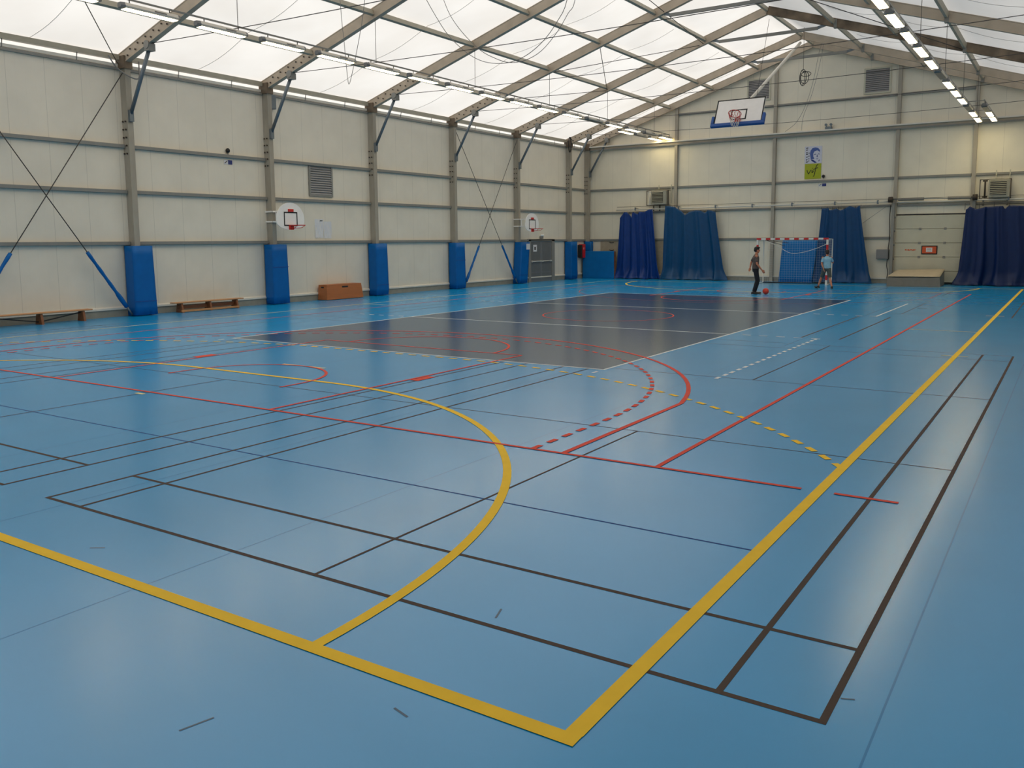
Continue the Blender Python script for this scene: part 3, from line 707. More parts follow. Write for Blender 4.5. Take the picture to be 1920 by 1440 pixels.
# double door in the left wall
t = thing('door_1', None, None, (-XW, 16.05, 0), kind='structure')
bm = nb(); x0, x1 = -XW - .02, -11.80
for a0, a1, b0, b1 in ((14.78, 14.98, 0, 2.12), (17.02, 17.30, 0, 2.12), (14.98, 17.02, 2.05, 2.12)): box(bm, x0, x1, a0, a1, b0, b1)
mesh_obj('door_frame', bm, 'framegrey', t)
for s, (a0, a1) in enumerate(((14.98, 15.995), (16.005, 17.02))):
    lf = nb(); box(lf, x0, -11.84, a0, a1, .02, 2.05); lo = mesh_obj('door_leaf', lf, 'doorgrey', t)
    for b0, b1 in ((1.08, 1.96), (.50, .98), (.1, .44)):
        bm = nb(); box(bm, -11.842, -11.832, a0 + .12, a1 - .1, b0, b1); mesh_obj('door_panel', bm, 'doorpane', lo)
    bm = nb(); tube(bm, [(-11.77, a0 + .08, 1.02), (-11.77, a1 - .06, 1.02)], .022, 8); box(bm, -11.84, -11.77, a0 + .06, a0 + .12, .98, 1.06); box(bm, -11.84, -11.77, a1 - .12, a1 - .06, .98, 1.06)
    mesh_obj('push_bar', bm, 'sill', lo)
t = thing('paper_notice', 'white notice on the left leaf of the grey double door', 'paper', (-11.83, 15.4, 1.6))
bm = nb(); box(bm, -11.832, -11.826, 15.24, 15.58, 1.50, 1.84); mesh_obj('sheet', bm, 'paper', t)
bm = nb(); box(bm, -11.827, -11.824, 15.34, 15.48, 1.58, 1.74); mesh_obj('print', bm, 'tee', t)
t = thing('paper_notice', 'white notice on the blue pad beside the double door', 'paper', (-11.43, 14.1, 1.7))
bm = nb(); box(bm, -11.438, -11.430, 13.98, 14.30, 1.62, 1.90); mesh_obj('sheet', bm, 'paper', t)
t = thing('exit_lamp', 'small emergency lamp above the grey double door', 'lamp', (-11.85, 16.1, 2.42))
bm = nb(); box(bm, -11.9, -11.84, 15.95, 16.25, 2.14, 2.26); bevel(bm, .01); mesh_obj('base', bm, 'rail', t)
for s in (-.08, .08):
    bm = nb(); ball_(bm, Vector((-11.82, 16.1 + s, 2.31)), .055); mesh_obj('spot', bm, 'board', t)

# fire extinguisher cabinet
t = thing('extinguisher_box', 'red extinguisher cabinet with black side next to the blue corner mat', 'fire extinguisher', (-11.75, 20.4, 1.1))
bm = nb(); box(bm, -11.90, -11.62, 20.0, 20.30, 1.10, 1.83); bevel(bm, .02); mesh_obj('door', bm, 'redbox', t)
bm = nb(); box(bm, -11.90, -11.64, 19.90, 20.0, 1.12, 1.80); bevel(bm, .02); mesh_obj('case', bm, 'black', t)
bm = nb(); box(bm, -11.625, -11.61, 20.08, 20.12, 1.55, 1.66); mesh_obj('latch', bm, 'paper', t)

# benches
def bench(y0, y1, label, lower):
    xm = -11.52; t = thing('gym_bench', label, 'bench', (xm, (y0 + y1) / 2, 0), 'low benches by the left wall')
    bm = nb(); box(bm, xm - .13, xm + .13, y0, y1, .275, .31); bevel(bm, .012); mesh_obj('seat', bm, 'wood', t)
    L = y1 - y0
    ys = [y0 + .25, (y0 + y1) / 2, y1 - .25]
    for i, y in enumerate(ys):
        bm = nb(); hexa(bm, [(xm - .16, y - .03, 0), (xm + .16, y - .03, 0), (xm + .16, y + .03, 0), (xm - .16, y + .03, 0)], [(xm - .10, y - .03, .275), (xm + .10, y - .03, .275), (xm + .10, y + .03, .275), (xm - .10, y + .03, .275)])
        mesh_obj('leg', bm, 'wood_d', t)
    if lower:
        bm = nb(); box(bm, xm + .105, xm + .155, y0 + .2, y1 - .2, .015, .075); bevel(bm, .01); mesh_obj('foot_rail', bm, 'wood', t)
        bm = nb(); box(bm, xm - .04, xm + .0, y0 + .2, y1 - .2, .1, .2); mesh_obj('stretcher', bm, 'wood_d', t)
    else:
        for a, b in ((0, 1), (1, 2)):
            bm = nb(); za, zb_ = (.24, .06) if a == 0 else (.06, .24)
            bar(bm, (xm, ys[a], za), (xm, ys[b], zb_), .025, .03); mesh_obj('diagonal_brace', bm, 'black', t)
bench(-10.72, -7.98, 'long low wooden bench at the left edge, before the nearest column', False)
bench(-5.45, -2.95, 'low wooden bench with foot rail between first and second columns', True)

# wooden vault box
t = thing('vault_box', 'orange brown wooden vault box standing against the left wall', 'box', (-11.55, 1.6, 0))
bm = nb(); x0, x1, y0, y1, h = -11.82, -11.40, .70, 2.45, .52
hexa(bm, [(x0, y0 - .05, .01), (x1 + .05, y0 - .05, .01), (x1 + .05, y1 + .06, .01), (x0, y1 + .06, .01)], [(x0, y0, h), (x1, y0, h), (x1, y1, h), (x0, y1, h)]); bevel(bm, .012)
mesh_obj('body', bm, 'box', t)
bm = nb(); box(bm, x0 + .0, x1 - .0, y0, y1, h, h + .02); bevel(bm, .008); mesh_obj('lid', bm, 'box', t)
bm = nb(); box(bm, x1 - .02, x1 + .022, 1.44, 1.74, .42, .475); bevel(bm, .012); mesh_obj('hand_hole', bm, 'black', t)
bm = nb(); box(bm, -11.68, -11.55, y0 - .018, y0 + .02, .42, .475); bevel(bm, .012); mesh_obj('hand_hole', bm, 'black', t)
bm = nb(); box(bm, x1 + .012, x1 + .034, y0, y1 + .02, .10, .115); mesh_obj('tier_joint', bm, 'wood_d', t)

# ------------------------------------------------------------------ far wall fittings
# hidden double door, grey beige
t = thing('door_2', None, None, (-9, YB, 0), kind='structure')
bm = nb(); box(bm, -11.0, -7.16, YB - .04, YB + .02, 0, 2.0); mesh_obj('door_leaf', bm, 'oldboard', t)
for z in (1.93, 1.52):
    bm = nb(); tube(bm, [(-10.45, YB - .06, z), (-10.38, YB - .075, z - .02), (-10.25, YB - .075, z - .02), (-10.18, YB - .06, z)], .018, 6); mesh_obj('door_handle', bm, 'black', t)
# blue corner mat
t = thing('crash_mat', 'square blue mat standing upright in the far left corner', 'mat', (-10.8, 20.6, 0))
bm = nb(); hexa(bm, [(-11.78, 20.22, .0), (-9.88, 20.22, .0), (-9.88, 20.44, .0), (-11.78, 20.44, .0)], [(-11.78, 20.28, 1.46), (-9.92, 20.28, 1.46), (-9.92, 20.50, 1.46), (-11.78, 20.50, 1.46)]); bevel(bm, .03, 3)
mesh_obj('cover', bm, 'mat_blue', t)
bm = nb(); box(bm, -9.885, -9.865, 20.30, 20.44, .0, 1.44); mesh_obj('edge_seam', bm, 'wood_d', t)
# mat leaning behind the goal
t = thing('crash_mat', 'tall blue mat leaning on the wall behind the goal', 'mat', (-.3, 20.6, 0))
bm = nb(); hexa(bm, [(-1.18, 20.34, 0), (.36, 20.34, 0), (.36, 20.56, 0), (-1.18, 20.56, 0)], [(-1.08, 20.52, 1.97), (.58, 20.52, 1.97), (.58, 20.74, 1.97), (-1.08, 20.74, 1.97)])
bmesh.ops.subdivide_edges(bm, edges=bm.edges[:], cuts=9, use_grid_fill=True)
for v in bm.verts: v.co.y += .02 * math.sin(v.co.z * 9 + v.co.x * 2) * math.sin(v.co.x * 3 + 1)
for f in bm.faces: f.smooth = True
mesh_obj('cover', bm, 'mat_blue', t)

def curtain(label, m, top, bot, zt, y0, folds, seed, dips=(), depth=.10):
    """gathered sheet: top/bot are (x0,x1); zt(u) the top edge height; hangs into a puddle on the floor"""
    rnd = random.Random(seed)
    t = thing('gym_curtain', label, 'curtain', ((bot[0] + bot[1]) / 2, y0, 0), 'blue curtains along the far wall')
    NU, NV = 150, 44; bm = nb(); g = []
    ph = [rnd.uniform(0, 6.28) for _ in range(6)]
    def fold(u, v):
        w_ = u + .012 * math.sin(v * 5 + ph[0]) + .02 * (v - .5) * math.sin(u * 9 + ph[5])
        a = math.sin(w_ * folds * 2 * PI + ph[1] + .8 * math.sin(w_ * 7 + ph[2]))
        a = math.copysign(abs(a) ** .75, a)
        return a * (.60 + .40 * math.sin(u * 13 + ph[3])) * (.8 + .3 * v) + .16 * math.sin(w_ * folds * 4.7 * PI + ph[4]) * (1 - .6 * v)
    for j in range(NV + 1):
        v = j / NV                       # 0 top, 1 floor
        row = []
        for i in range(NU + 1):
            u = i / NU
            s = v ** 1.15
            xl = top[0] + (bot[0] - top[0]) * s; xr = top[1] + (bot[1] - top[1]) * s
            bul = -.05 * math.sin(PI * min(1, v * 2.2)) if False else 0
            ztop = zt(u)
            z = ztop * (1 - v) + .015 * v
            x = xl + (xr - xl) * u + bul
            f = fold(u, v)
            d = depth * (.55 + .45 * v)
            x += .035 * math.cos(u * folds * 2 * PI + ph[1]) * (1 - .3 * v)
            y = y0 - f * d
            if v > .82:                   # spread and crumple where it meets the floor
                q = (v - .82) / .18
                y -= q * q * (.18 + .14 * math.sin(u * 17 + ph[2])); x += .07 * q * math.sin(u * 23 + ph[3]) + .16 * q * q * (2 * u - 1) ** 3
                z = max(z, .012) + .04 * q * (1 - q) * (1 + math.sin(u * 31 + ph[4]))
                if v > .97: z = .015 + .03 * (1 + math.sin(u * 40 + ph[0])) * .5
            row.append(bm.verts.new((x, y, z)))
        g.append(row)
    for a, b in zip(g, g[1:]):
        for i in range(NU):
            f = bm.faces.new((a[i], a[i + 1], b[i + 1], b[i])); f.smooth = True
    o = mesh_obj('cloth', bm, m, t, recalc=False)
    md = o.modifiers.new('thickness', 'SOLIDIFY'); md.thickness = .006
    # hem band and hooks
    k = 0
    for u in [i / 7 for i in range(8)]:
        x = top[0] + (top[1] - top[0]) * u
        if zt(u) > 3.2 and x < 9:
            bm = nb(); tube(bm, [(x, y0 - .01, zt(u) - .02), (x, y0 + .015, max(zt(u) + .03, 3.5))], .010, 6); mesh_obj('hook', bm, 'wire', t)
    return t
def prof(pts):
    def f(u):
        for (a, za), (b, zb_) in zip(pts, pts[1:]):
            if u <= b: return za + (zb_ - za) * (u - a) / max(1e-6, b - a)
        return pts[-1][1]
    return f
curtain('violet blue gathered curtain right of the blue corner mat', 'curtain1', (-9.62, -7.80), (-9.85, -7.42), prof([(0, 3.2), (.1, 3.5), (.17, 3.48), (.22, 3.5), (.34, 3.2), (.42, 3.5), (.52, 3.38), (.6, 3.5), (.75, 3.48), (.9, 3.6), (1, 3.62)]), 20.45, 4.6, 3)
curtain('wide petrol blue curtain with a drooping top, second from left', 'curtain2', (-7.05, -4.40), (-7.18, -3.85), prof([(0, 3.76), (.2, 3.7), (.28, 3.55), (.40, 3.28), (.52, 3.46), (.60, 3.5), (.72, 3.48), (.78, 3.36), (.84, 3.5), (.93, 3.46), (1, 3.4)]), 20.42, 4.2, 11)
curtain('dark blue curtain hanging right behind the goal', 'curtain3', (.70, 2.42), (.42, 2.98), prof([(0, 3.42), (.2, 3.44), (.22, 3.34), (.38, 3.42), (.5, 3.32), (.6, 3.42), (.75, 3.5), (.85, 3.42), (1, 3.52)]), 20.40, 3.8, 5)
curtain('navy blue curtain at the right edge of the photo', 'curtain4', (6.62, 10.4), (6.42, 10.7), prof([(0, 3.22), (.05, 3.36), (.12, 3.24), (.2, 3.32), (.38, 3.34), (.40, 3.22), (.43, 3.36), (.7, 3.3), (1, 3.34)]), 20.36, 6.5, 8, depth=.13)

# curtain track pipe along the far wall
t = thing('curtain_track', 'long pale pipe with brackets above the curtains', 'rail', (-2, 20.6, 3.68))
bm = nb(); tube(bm, [(-9.9, 20.55, 3.62), (3.60, 20.55, 3.66)], .032, 8); tube(bm, [(6.95, 20.55, 3.63), (11.5, 20.55, 3.63)], .032, 8); mesh_obj('pipe', bm, 'sill', t)
for x in (-8.8, -6.4, -4.45, -2.6, -.7, 1.25, 3.1, 8.2, 10.0):
    bm = nb(); tube(bm, [(x, 20.55, 3.70), (x, YB, 3.70)], .018, 6); box(bm, x - .03, x + .03, 20.5, 20.6, 3.57, 3.74); mesh_obj('bracket', bm, 'steel', t)
bm = nb(); tube(bm, [(-9.9, 20.62, 3.78), (11.5, 20.62, 3.78)], .010, 6); mesh_obj('pull_wire', bm, 'wire', t)

# sectional garage door
t = thing('door_3', None, None, (5.3, YB, 0), kind='structure')
bm = nb(); box(bm, 3.68, 3.80, 20.62, YB, 0, 3.6); gf = mesh_obj('track', bm, 'rail', t)
bm = nb(); box(bm, 6.86, 6.98, 20.62, YB, 0, 3.6); mesh_obj('track', bm, 'rail', t)
zs = [.09, .58, 1.20, 1.82, 2.44, 3.04]
for i in range(5):
    lf = nb(); box(lf, 3.80, 6.86, YB - .08, YB - .01, zs[i] + .008, zs[i + 1] - .008); bevel(lf, .006, 1); lo = mesh_obj('door_section', lf, 'garage', t)
    if i < 4:
        for x in (4.85, 5.85):
            bm = nb(); box(bm, x - .05, x + .05, YB - .10, YB - .075, zs[i + 1] - .05, zs[i + 1] + .05); mesh_obj('hinge', bm, 'rail', lo)
    bm = nb(); tube(bm, [(3.78, YB - .15, zs[i + 1] - .08), (3.84, YB - .15, zs[i + 1] - .08)], .045, 10); mesh_obj('roller', bm, 'steel', lo)
bm = nb(); box(bm, 3.80, 6.86, YB - .09, YB - .01, .03, .095); mesh_obj('bottom_seal', bm, 'black', t)
bm = nb(); box(bm, 3.80, 6.86, YB - .03, YB, 3.05, 3.10); mesh_obj('head_gap', bm, 'black', t)
bm = nb(); tube(bm, [(3.55, 20.55, 3.76), (7.0, 20.55, 3.72)], .02, 8); sh = mesh_obj('spring_shaft', bm, 'steel', t)
for a, b in ((3.95, 4.98), (5.92, 6.82)):
    bm = nb(); n = 40; tube(bm, [(a + (b - a) * i / n, 20.55, 3.74) for i in range(n + 1)], [.068 + .006 * (i % 2) for i in range(n + 1)], 10); mesh_obj('torsion_spring', bm, 'matside', sh)
for x in (3.62, 6.95):
    bm = nb(); tube(bm, [(x - .08, 20.55, 3.74), (x + .1, 20.55, 3.74)], .13, 14); mesh_obj('cable_drum', bm, 'bolt', sh)
bm = nb(); box(bm, 3.60, 7.0, YB - .12, YB - .0, 3.60, 3.66); mesh_obj('lintel_rail', bm, 'sill', t)
# gap of daylight below the garage door is bare floor edge
t = thing('framed_sign', 'orange notice in a black frame on the garage door', 'sign', (5.25, YB - .1, 1.3))
bm = nb(); box(bm, 4.94, 5.58, YB - .105, YB - .08, 1.32, 1.70); mesh_obj('frame', bm, 'ink', t)
bm = nb(); box(bm, 4.98, 5.54, YB - .112, YB - .10, 1.36, 1.66); mesh_obj('panel', bm, 'orange', t)
bm = nb(); box(bm, 5.13, 5.38, YB - .118, YB - .11, 1.42, 1.61); mesh_obj('notice', bm, 'paper', t)
bm = nb()
for z in (1.56, 1.51, 1.46): box(bm, 5.17, 5.34, YB - .121, YB - .117, z - .008, z + .008)
mesh_obj('text_lines', bm, 'cord', t)
t = thing('door_tape', 'thin orange strip left of the framed garage notice', 'tape', (4.5, YB - .09, 1.5))
bm = nb(); n = 8
for i in range(n):
    a = 4.27 + .45 * i / n; box(bm, a, a + .45 / n, YB - .087, YB - .079, 1.49 + .008 * math.sin(i * 2), 1.53 + .012 * math.cos(i * 3))
mesh_obj('strip', bm, 'orange', t)
t = thing('control_box', 'grey metal control box left of the garage door', 'cabinet', (3.35, YB, 1.1))
bm = nb(); box(bm, 3.10, 3.60, 20.66, YB, 1.10, 1.54); bevel(bm, .012); mesh_obj('case', bm, 'doorgrey', t)
bm = nb(); box(bm, 3.13, 3.57, 20.645, 20.665, 1.13, 1.51); mesh_obj('lid', bm, 'doorgrey', t)
bm = nb(); tube(bm, smooth_path(P3((3.56, 20.75, 1.1), (3.55, 20.75, .8), (3.60, 20.75, .5), (3.57, 20.75, .22)), 4), .016, 6); tube(bm, smooth_path(P3((3.58, 20.75, 1.54), (3.63, 20.7, 2.2), (3.60, 20.7, 2.9), (3.62, 20.65, 3.5)), 5), .018, 6); mesh_obj('cable', bm, 'bolt', t)
wire('pull_cord', [(2.45, 20.7, 2.72), (3.58, 20.62, 3.55)], 'thin slanting cord between curtain and garage door track', .008, 'cord', 'cord')

# beige landing mat in front of the garage door
t = thing('landing_mat', 'thick beige landing mat with grey sides lying before the garage door', 'mat', (5.1, 19.2, 0))
bm = nb(); n = 12
b0 = [(3.98, 18.35), (6.02, 18.62), (5.95, 20.55), (4.02, 20.55)]
hexa(bm, [(x, y, .005) for x, y in b0], [(4.0, 18.40, .38), (5.98, 18.66, .38), (5.93, 20.5, .60), (4.06, 20.5, .58)])
bmesh.ops.subdivide_edges(bm, edges=bm.edges[:], cuts=5, use_grid_fill=True)
for v in bm.verts:
    if v.co.z > .02: v.co.z += .012 * math.sin(v.co.x * 6) * math.sin(v.co.y * 5)
for f in bm.faces: f.smooth = False
mesh_obj('side', bm, 'matside', t)
bm = nb(); g = []
for j in range(n + 1):
    row = []
    for i in range(n + 1):
        u, v = i / n, j / n
        p = Vector((4.0, 18.39, .40)).lerp(Vector((5.99, 18.65, .40)), u).lerp(Vector((4.05, 20.5, .61)).lerp(Vector((5.94, 20.5, .64)), u), v)
        p.z += .03 * math.sin(PI * u) * math.sin(PI * v) + .05 * max(0, v - .6) * u + .012; row.append(bm.verts.new(p))
    g.append(row)
for a, b in zip(g, g[1:]):
    for i in range(n):
        f = bm.faces.new((a[i], a[i + 1], b[i + 1], b[i])); f.smooth = True
o = mesh_obj('top_cover', bm, 'matgrey', t); md = o.modifiers.new('thickness', 'SOLIDIFY'); md.thickness = .02

# unit heaters on the far wall
def heater(x0, x1, z0, z1, label, flip):
    t = thing('unit_heater', label, 'heater', ((x0 + x1) / 2, 20.5, z0), 'warm air heaters on the far wall')
    yb0, yb1 = 20.10, 20.75
    bm = nb()
    for a in (x0, x1 - .03): box(bm, a, a + .03, YB - .30, YB - .27, z0, z1)
    for c in (z0, z1 - .03): box(bm, x0, x1, YB - .30, YB - .27, c, c + .03)
    for a in (x0 + .01, x1 - .03):
        for c in (z0 + .02, z1 - .03): box(bm, a, a + .02, YB - .28, YB, c, c + .02)
    mesh_obj('support_frame', bm, 'bolt', t)
    xa = x0 + (x1 - x0) * .30; xb_ = x1 - .04
    bm = nb(); box(bm, xa, xb_, YB - .55, YB - .20, z0 + .05, z1 - .03); bevel(bm, .02); mesh_obj('case', bm, 'heater', t)
    bm = nb(); box(bm, xa + .06, xa + .66, YB - .556, YB - .545, z0 + .14, z1 - .08); gr = mesh_obj('grille_void', bm, 'black', t)
    n = 8; h = (z1 - .08 - z0 - .14) / n
    for i in range(n):
        c = z0 + .14 + h * (i + .35)
        bm = nb(); hexa(bm, [(xa + .06, YB - .55, c + h * .35), (xa + .06, YB - .60, c), (xa + .06, YB - .60, c + h * .25), (xa + .06, YB - .55, c + h * .6)], [(xa + .66, YB - .55, c + h * .35), (xa + .66, YB - .60, c), (xa + .66, YB - .60, c + h * .25), (xa + .66, YB - .55, c + h * .6)]); mesh_obj('grille_slat', bm, 'heater', gr)
    bm = nb(); xx = x0 + (x1 - x0) * .18
    tube(bm, [(xx, YB - .34, z0 + .04), (xx, YB - .34, z1 - .05)], .035, 8); tube(bm, [(xx - .09, YB - .34, z1 - .07), (xx + .09, YB - .34, z1 - .07)], .03, 8); tube(bm, [(xx - .09, YB - .34, z0 + .08), (xx + .09, YB - .34, z0 + .08)], .03, 8); mesh_obj('flue_pipe', bm, 'bolt' if flip else 'sill', t)
    bm = nb()
    for a in ((.34, .62) if not flip else (.14, .9)): tube(bm, [(x0 + (x1 - x0) * a, YB - .3, z0 + .03), (x0 + (x1 - x0) * a, YB - .3, z0 - .28)], .035, 8)
    mesh_obj('gas_pipe', bm, 'bolt' if not flip else 'matside', t)
    for a in (.5, 1.06 if not flip else .93):
        bm = nb(); x = x0 + (x1 - x0) * a; box(bm, x - .02, x + .02, YB - .12, YB - .09, (z1 - .02) if a < 1 else z0 + .1, 4.86); mesh_obj('hanger_strap', bm, 'garage', t)
heater(-8.2, -6.98, 3.80, 4.58, 'warm air heater on the far wall above the second curtain', False)
heater(7.10, 8.27, 3.66, 4.48, 'warm air heater on the far wall above the right curtain', True)

# poster and lime board
t = thing('portrait_poster', 'white poster with a blue printed face above the lime board', 'poster', (.12, YB, 5.9))
bm = nb(); box(bm, -.27, .52, YB - .02, YB, 5.55, 6.34); mesh_obj('sheet', bm, 'posterwhite', t)
yp = YB - .024
def flat(bm, pts, y=yp): poly(bm, [(x, y, z) for x, z in pts])
bm = nb(); flat(bm, [(.02, 5.72), (-.03, 6.0), (0, 6.15), (.08, 6.25), (.2, 6.28), (.33, 6.25), (.42, 6.15), (.44, 6.0), (.40, 6.08), (.30, 6.14), (.18, 6.10), (.12, 6.0), (.13, 5.86), (.18, 5.76), (.10, 5.74)])
mesh_obj('printed_hair', bm, 'posterblue', t)
bm = nb()
flat(bm, [(.16, 5.97), (.25, 5.985), (.25, 5.955), (.17, 5.945)]); flat(bm, [(.34, 5.985), (.42, 5.97), (.41, 5.945), (.34, 5.955)]); flat(bm, [(.29, 5.95), (.31, 5.95), (.325, 5.83), (.28, 5.82)]); flat(bm, [(.24, 5.76), (.36, 5.765), (.33, 5.74), (.27, 5.738)])
flat(bm, [(.02, 5.72), (.12, 5.72), (.30, 5.58), (.20, 5.57), (.06, 5.66)]); flat(bm, [(.37, 5.66), (.42, 5.74), (.41, 5.64), (.37, 5.62)])
mesh_obj('printed_features', bm, 'signblue', t)
bm = nb()
for i, z in enumerate((6.24, 6.15, 6.03, 5.96, 5.83, 5.70, 5.60)): flat(bm, [(-.21, z), (-.21 + .1 - .02 * (i % 3), z + .01), (-.21 + .1 - .02 * (i % 2), z + .05), (-.20, z + .04)])
for i, z in enumerate((6.0, 5.86, 5.74, 5.64)): flat(bm, [(-.09, z), (-.05, z + .01), (-.05, z + .06), (-.085, z + .05)])
mesh_obj('printed_letters', bm, 'ink', t)
t = thing('lime_board', 'lime green square board reading vif in black script', 'sign', (.12, YB, 4.8))
bm = nb(); box(bm, -.25, .50, YB - .02, YB, 4.83, 5.53); mesh_obj('panel', bm, 'green', t)
bm = nb()
def stroke(pts, w_=.032):
    for a, b in zip(pts, pts[1:]):
        d = Vector((b[0] - a[0], b[1] - a[1])).normalized(); n = Vector((-d.y, d.x)) * w_ / 2; d *= w_ * .3
        flat(bm, [(a[0] - n.x - d.x, a[1] - n.y - d.y), (a[0] + n.x - d.x, a[1] + n.y - d.y), (b[0] + n.x + d.x, b[1] + n.y + d.y), (b[0] - n.x + d.x, b[1] - n.y + d.y)])
stroke([(-.14, 5.24), (-.12, 5.18), (-.07, 5.07), (-.055, 5.08), (.0, 5.19), (.05, 5.24)])
stroke([(.10, 5.24), (.085, 5.16), (.095, 5.12), (.125, 5.14), (.16, 5.2)]); stroke([(.115, 5.31), (.125, 5.33)])
stroke([(.36, 5.50), (.31, 5.46), (.265, 5.36), (.235, 5.22), (.215, 5.08), (.18, 4.96), (.15, 4.95)]); stroke([(.16, 5.26), (.25, 5.31), (.35, 5.34)])
mesh_obj('lettering', bm, 'ink', t)

# emergency lamp on the wind beam
t = thing('emergency_lamp', 'twin spot emergency lamp on the far wall beam', 'lamp', (.8, 20.7, 7.04))
bm = nb(); box(bm, .66, .96, 20.66, 20.86, 7.04, 7.17); bevel(bm, .02); mesh_obj('case', bm, 'steel', t)
for x in (.70, .92):
    bm = nb(); tube(bm, [(x, 20.76, 7.17), (x, 20.74, 7.22)], .02, 6); tube(bm, [(x, 20.78, 7.26), (x, 20.66, 7.25)], [.045, .06], 12); mesh_obj('spot', bm, 'steel', t)

# ------------------------------------------------------------------ ceiling hung basketball board
t = thing('ceiling_basketball_hoop', 'white rectangular basketball board with blue padding hung from the ridge', 'basketball hoop', (0, 10.5, 6.8))
B0 = Vector((.055, 10.2, 6.25)); TB = Vector((.045, 10.7, 7.19))
ez = (TB - B0).normalized(); ex = Vector((1, 0, 0)); ey = ez.cross(ex).normalized()        # ey points to the back
if ey.y < 0: ey = -ey
BH = (TB - B0).length
def bp(a, c, d=0): return B0 + ex * a + ez * c + ey * d
def slab(bm, a0, a1, c0, c1, d0, d1, mi=0):
    hexa(bm, [bp(a0, c0, d0), bp(a1, c0, d0), bp(a1, c0, d1), bp(a0, c0, d1)], [bp(a0, c1, d0), bp(a1, c1, d0), bp(a1, c1, d1), bp(a0, c1, d1)], mi)
bm = nb(); slab(bm, -.9, .9, 0, BH, 0, .03); mesh_obj('backboard', bm, 'board', t)
bm = nb()
for a0, a1, c0, c1 in ((-.9, .9, BH - .045, BH), (-.9, -.855, 0, BH), (.855, .9, 0, BH), (-.295, .295, .55, .595), (-.295, -.25, .17, .55), (.25, .295, .17, .55), (-.295, .295, .15, .19)): slab(bm, a0, a1, c0, c1, -.004, 0)
mesh_obj('painted_lines', bm, 'ink', t)
bm = nb(); slab(bm, -1.0, 1.0, -.10, .03, -.05, .08); slab(bm, -1.0, -.9, .03, .35, -.05, .08); slab(bm, .9, 1.0, .03, .35, -.05, .08); bevel(bm, .018); mesh_obj('edge_padding', bm, 'bluepad', t)
rc = bp(0, .15, -.375)
bm = nb(); torus(bm, rc, .225, .014, ez, 28, 8); ro = mesh_obj('rim', bm, 'rim', t)
bm = nb(); slab(bm, -.1, .1, .02, .17, -.06, -.004); slab(bm, -.06, .06, .14, .16, -.16, -.05); mesh_obj('rim_plate', bm, 'rim', ro)
bm = nb(); N = 12
xx, yy = frame_of(ez)
for lev in range(4):
    for i in range(N):
        for s in (-1, 1):
            a = 2 * PI * (i + .5 * lev) / N; b = 2 * PI * (i + .5 * lev + .5 * s) / N
            r_a, r_b = .225 - .025 * lev, .225 - .025 * (lev + 1)
            pa = rc + (xx * math.cos(a) + yy * math.sin(a)) * r_a + Vector((0, -.0, -.1 * lev)); pb = rc + (xx * math.cos(b) + yy * math.sin(b)) * r_b + Vector((0, 0, -.1 * (lev + 1)))
            tube(bm, [pa, pb], .007, 4, mi=1 if lev < 2 else 0)
mesh_obj('net', bm, ['net', 'netred'], ro)
bm = nb(); tube(bm, [bp(.0, .55, .05), Vector((.42, 11.2, 7.42)), Vector((-.02, 18.6, 10.62))], .06, 12); mesh_obj('boom_tube', bm, 'sill', t)
bm = nb(); slab(bm, -.5, .5, .50, .58, .03, .10); slab(bm, -.04, .04, .1, .95, .03, .09); mesh_obj('back_frame', bm, 'rail', t)
bm = nb(); tube(bm, [bp(.55, .98, .02), Vector((.1, 13.6, 10.6))], .008, 5); mesh_obj('winch_cable', bm, 'wire', t)

# ------------------------------------------------------------------ goal
t = thing('handball_goal', 'red and white striped handball goal with white net', 'goal', (0, 18.14, 0))
GY, GW, GH, P = 18.14, 1.54, 2.04, .08
def stripes(name, p, q, n, start):
    p, q = Vector(p), Vector(q)
    bm = nb()
    for i in range(n):
        a, b = p.lerp(q, i / n), p.lerp(q, (i + 1) / n)
        bar(bm, a, b, P, P, (0, 1, 0), (i + start) % 2)
    return mesh_obj(name, bm, ['goalred', 'goalwhite'], t)
stripes('crossbar', (-GW - .04, GY, GH), (GW + .04, GY, GH), 15, 0)
for s in (-1, 1): stripes('post', (s * GW, GY, 0), (s * GW, GY, GH - .04), 9, 1)
bm = nb(); D = .95
mesh_pts = []
for s in (-1, 1):
    b = nb(); x = s * GW
    tube(b, [(x, GY + .04, GH - .02), (x, GY + D, GH - .02), (x, GY + D, .03), (x, GY + .04, .03)], .024, 8); mesh_obj('side_frame', b, 'goalwhite', t)
b = nb(); tube(b, [(-GW, GY + D, .03), (GW, GY + D, .03)], .024, 8); mesh_obj('ground_bar', b, 'bolt', t)
def netline(pts): tube(bm, pts, .0017, 3)
st = .11
n = int(2 * GW / st)
for i in range(n + 1):
    x = -GW + 2 * GW * i / n
    netline([(x, GY + .03, GH - .02), (x, GY + .5, GH - .10), (x, GY + D, GH - .05), (x, GY + D - .02 + .05 * math.sin(x * 3), 1.0), (x, GY + D, .04)])
for i in range(1, 19):
    z = GH * i / 19; netline([(-GW + 2 * GW * j / 12, GY + D - .02 + .05 * math.sin((-GW + 2 * GW * j / 12) * 3) * math.sin(PI * z / GH), z) for j in range(13)])
for s in (-1, 1):
    for i in range(1, 9): netline([(s * GW, GY + D * i / 9, GH - .02), (s * GW + .02 * s, GY + D * i / 9, 1), (s * GW, GY + D * i / 9, .04)])
    for i in range(1, 19):
        z = GH * i / 19; netline([(s * GW, GY + .04, z), (s * GW + .015 * s, GY + D / 2, z), (s * GW, GY + D, z)])
mesh_obj('net', bm, 'net', t)
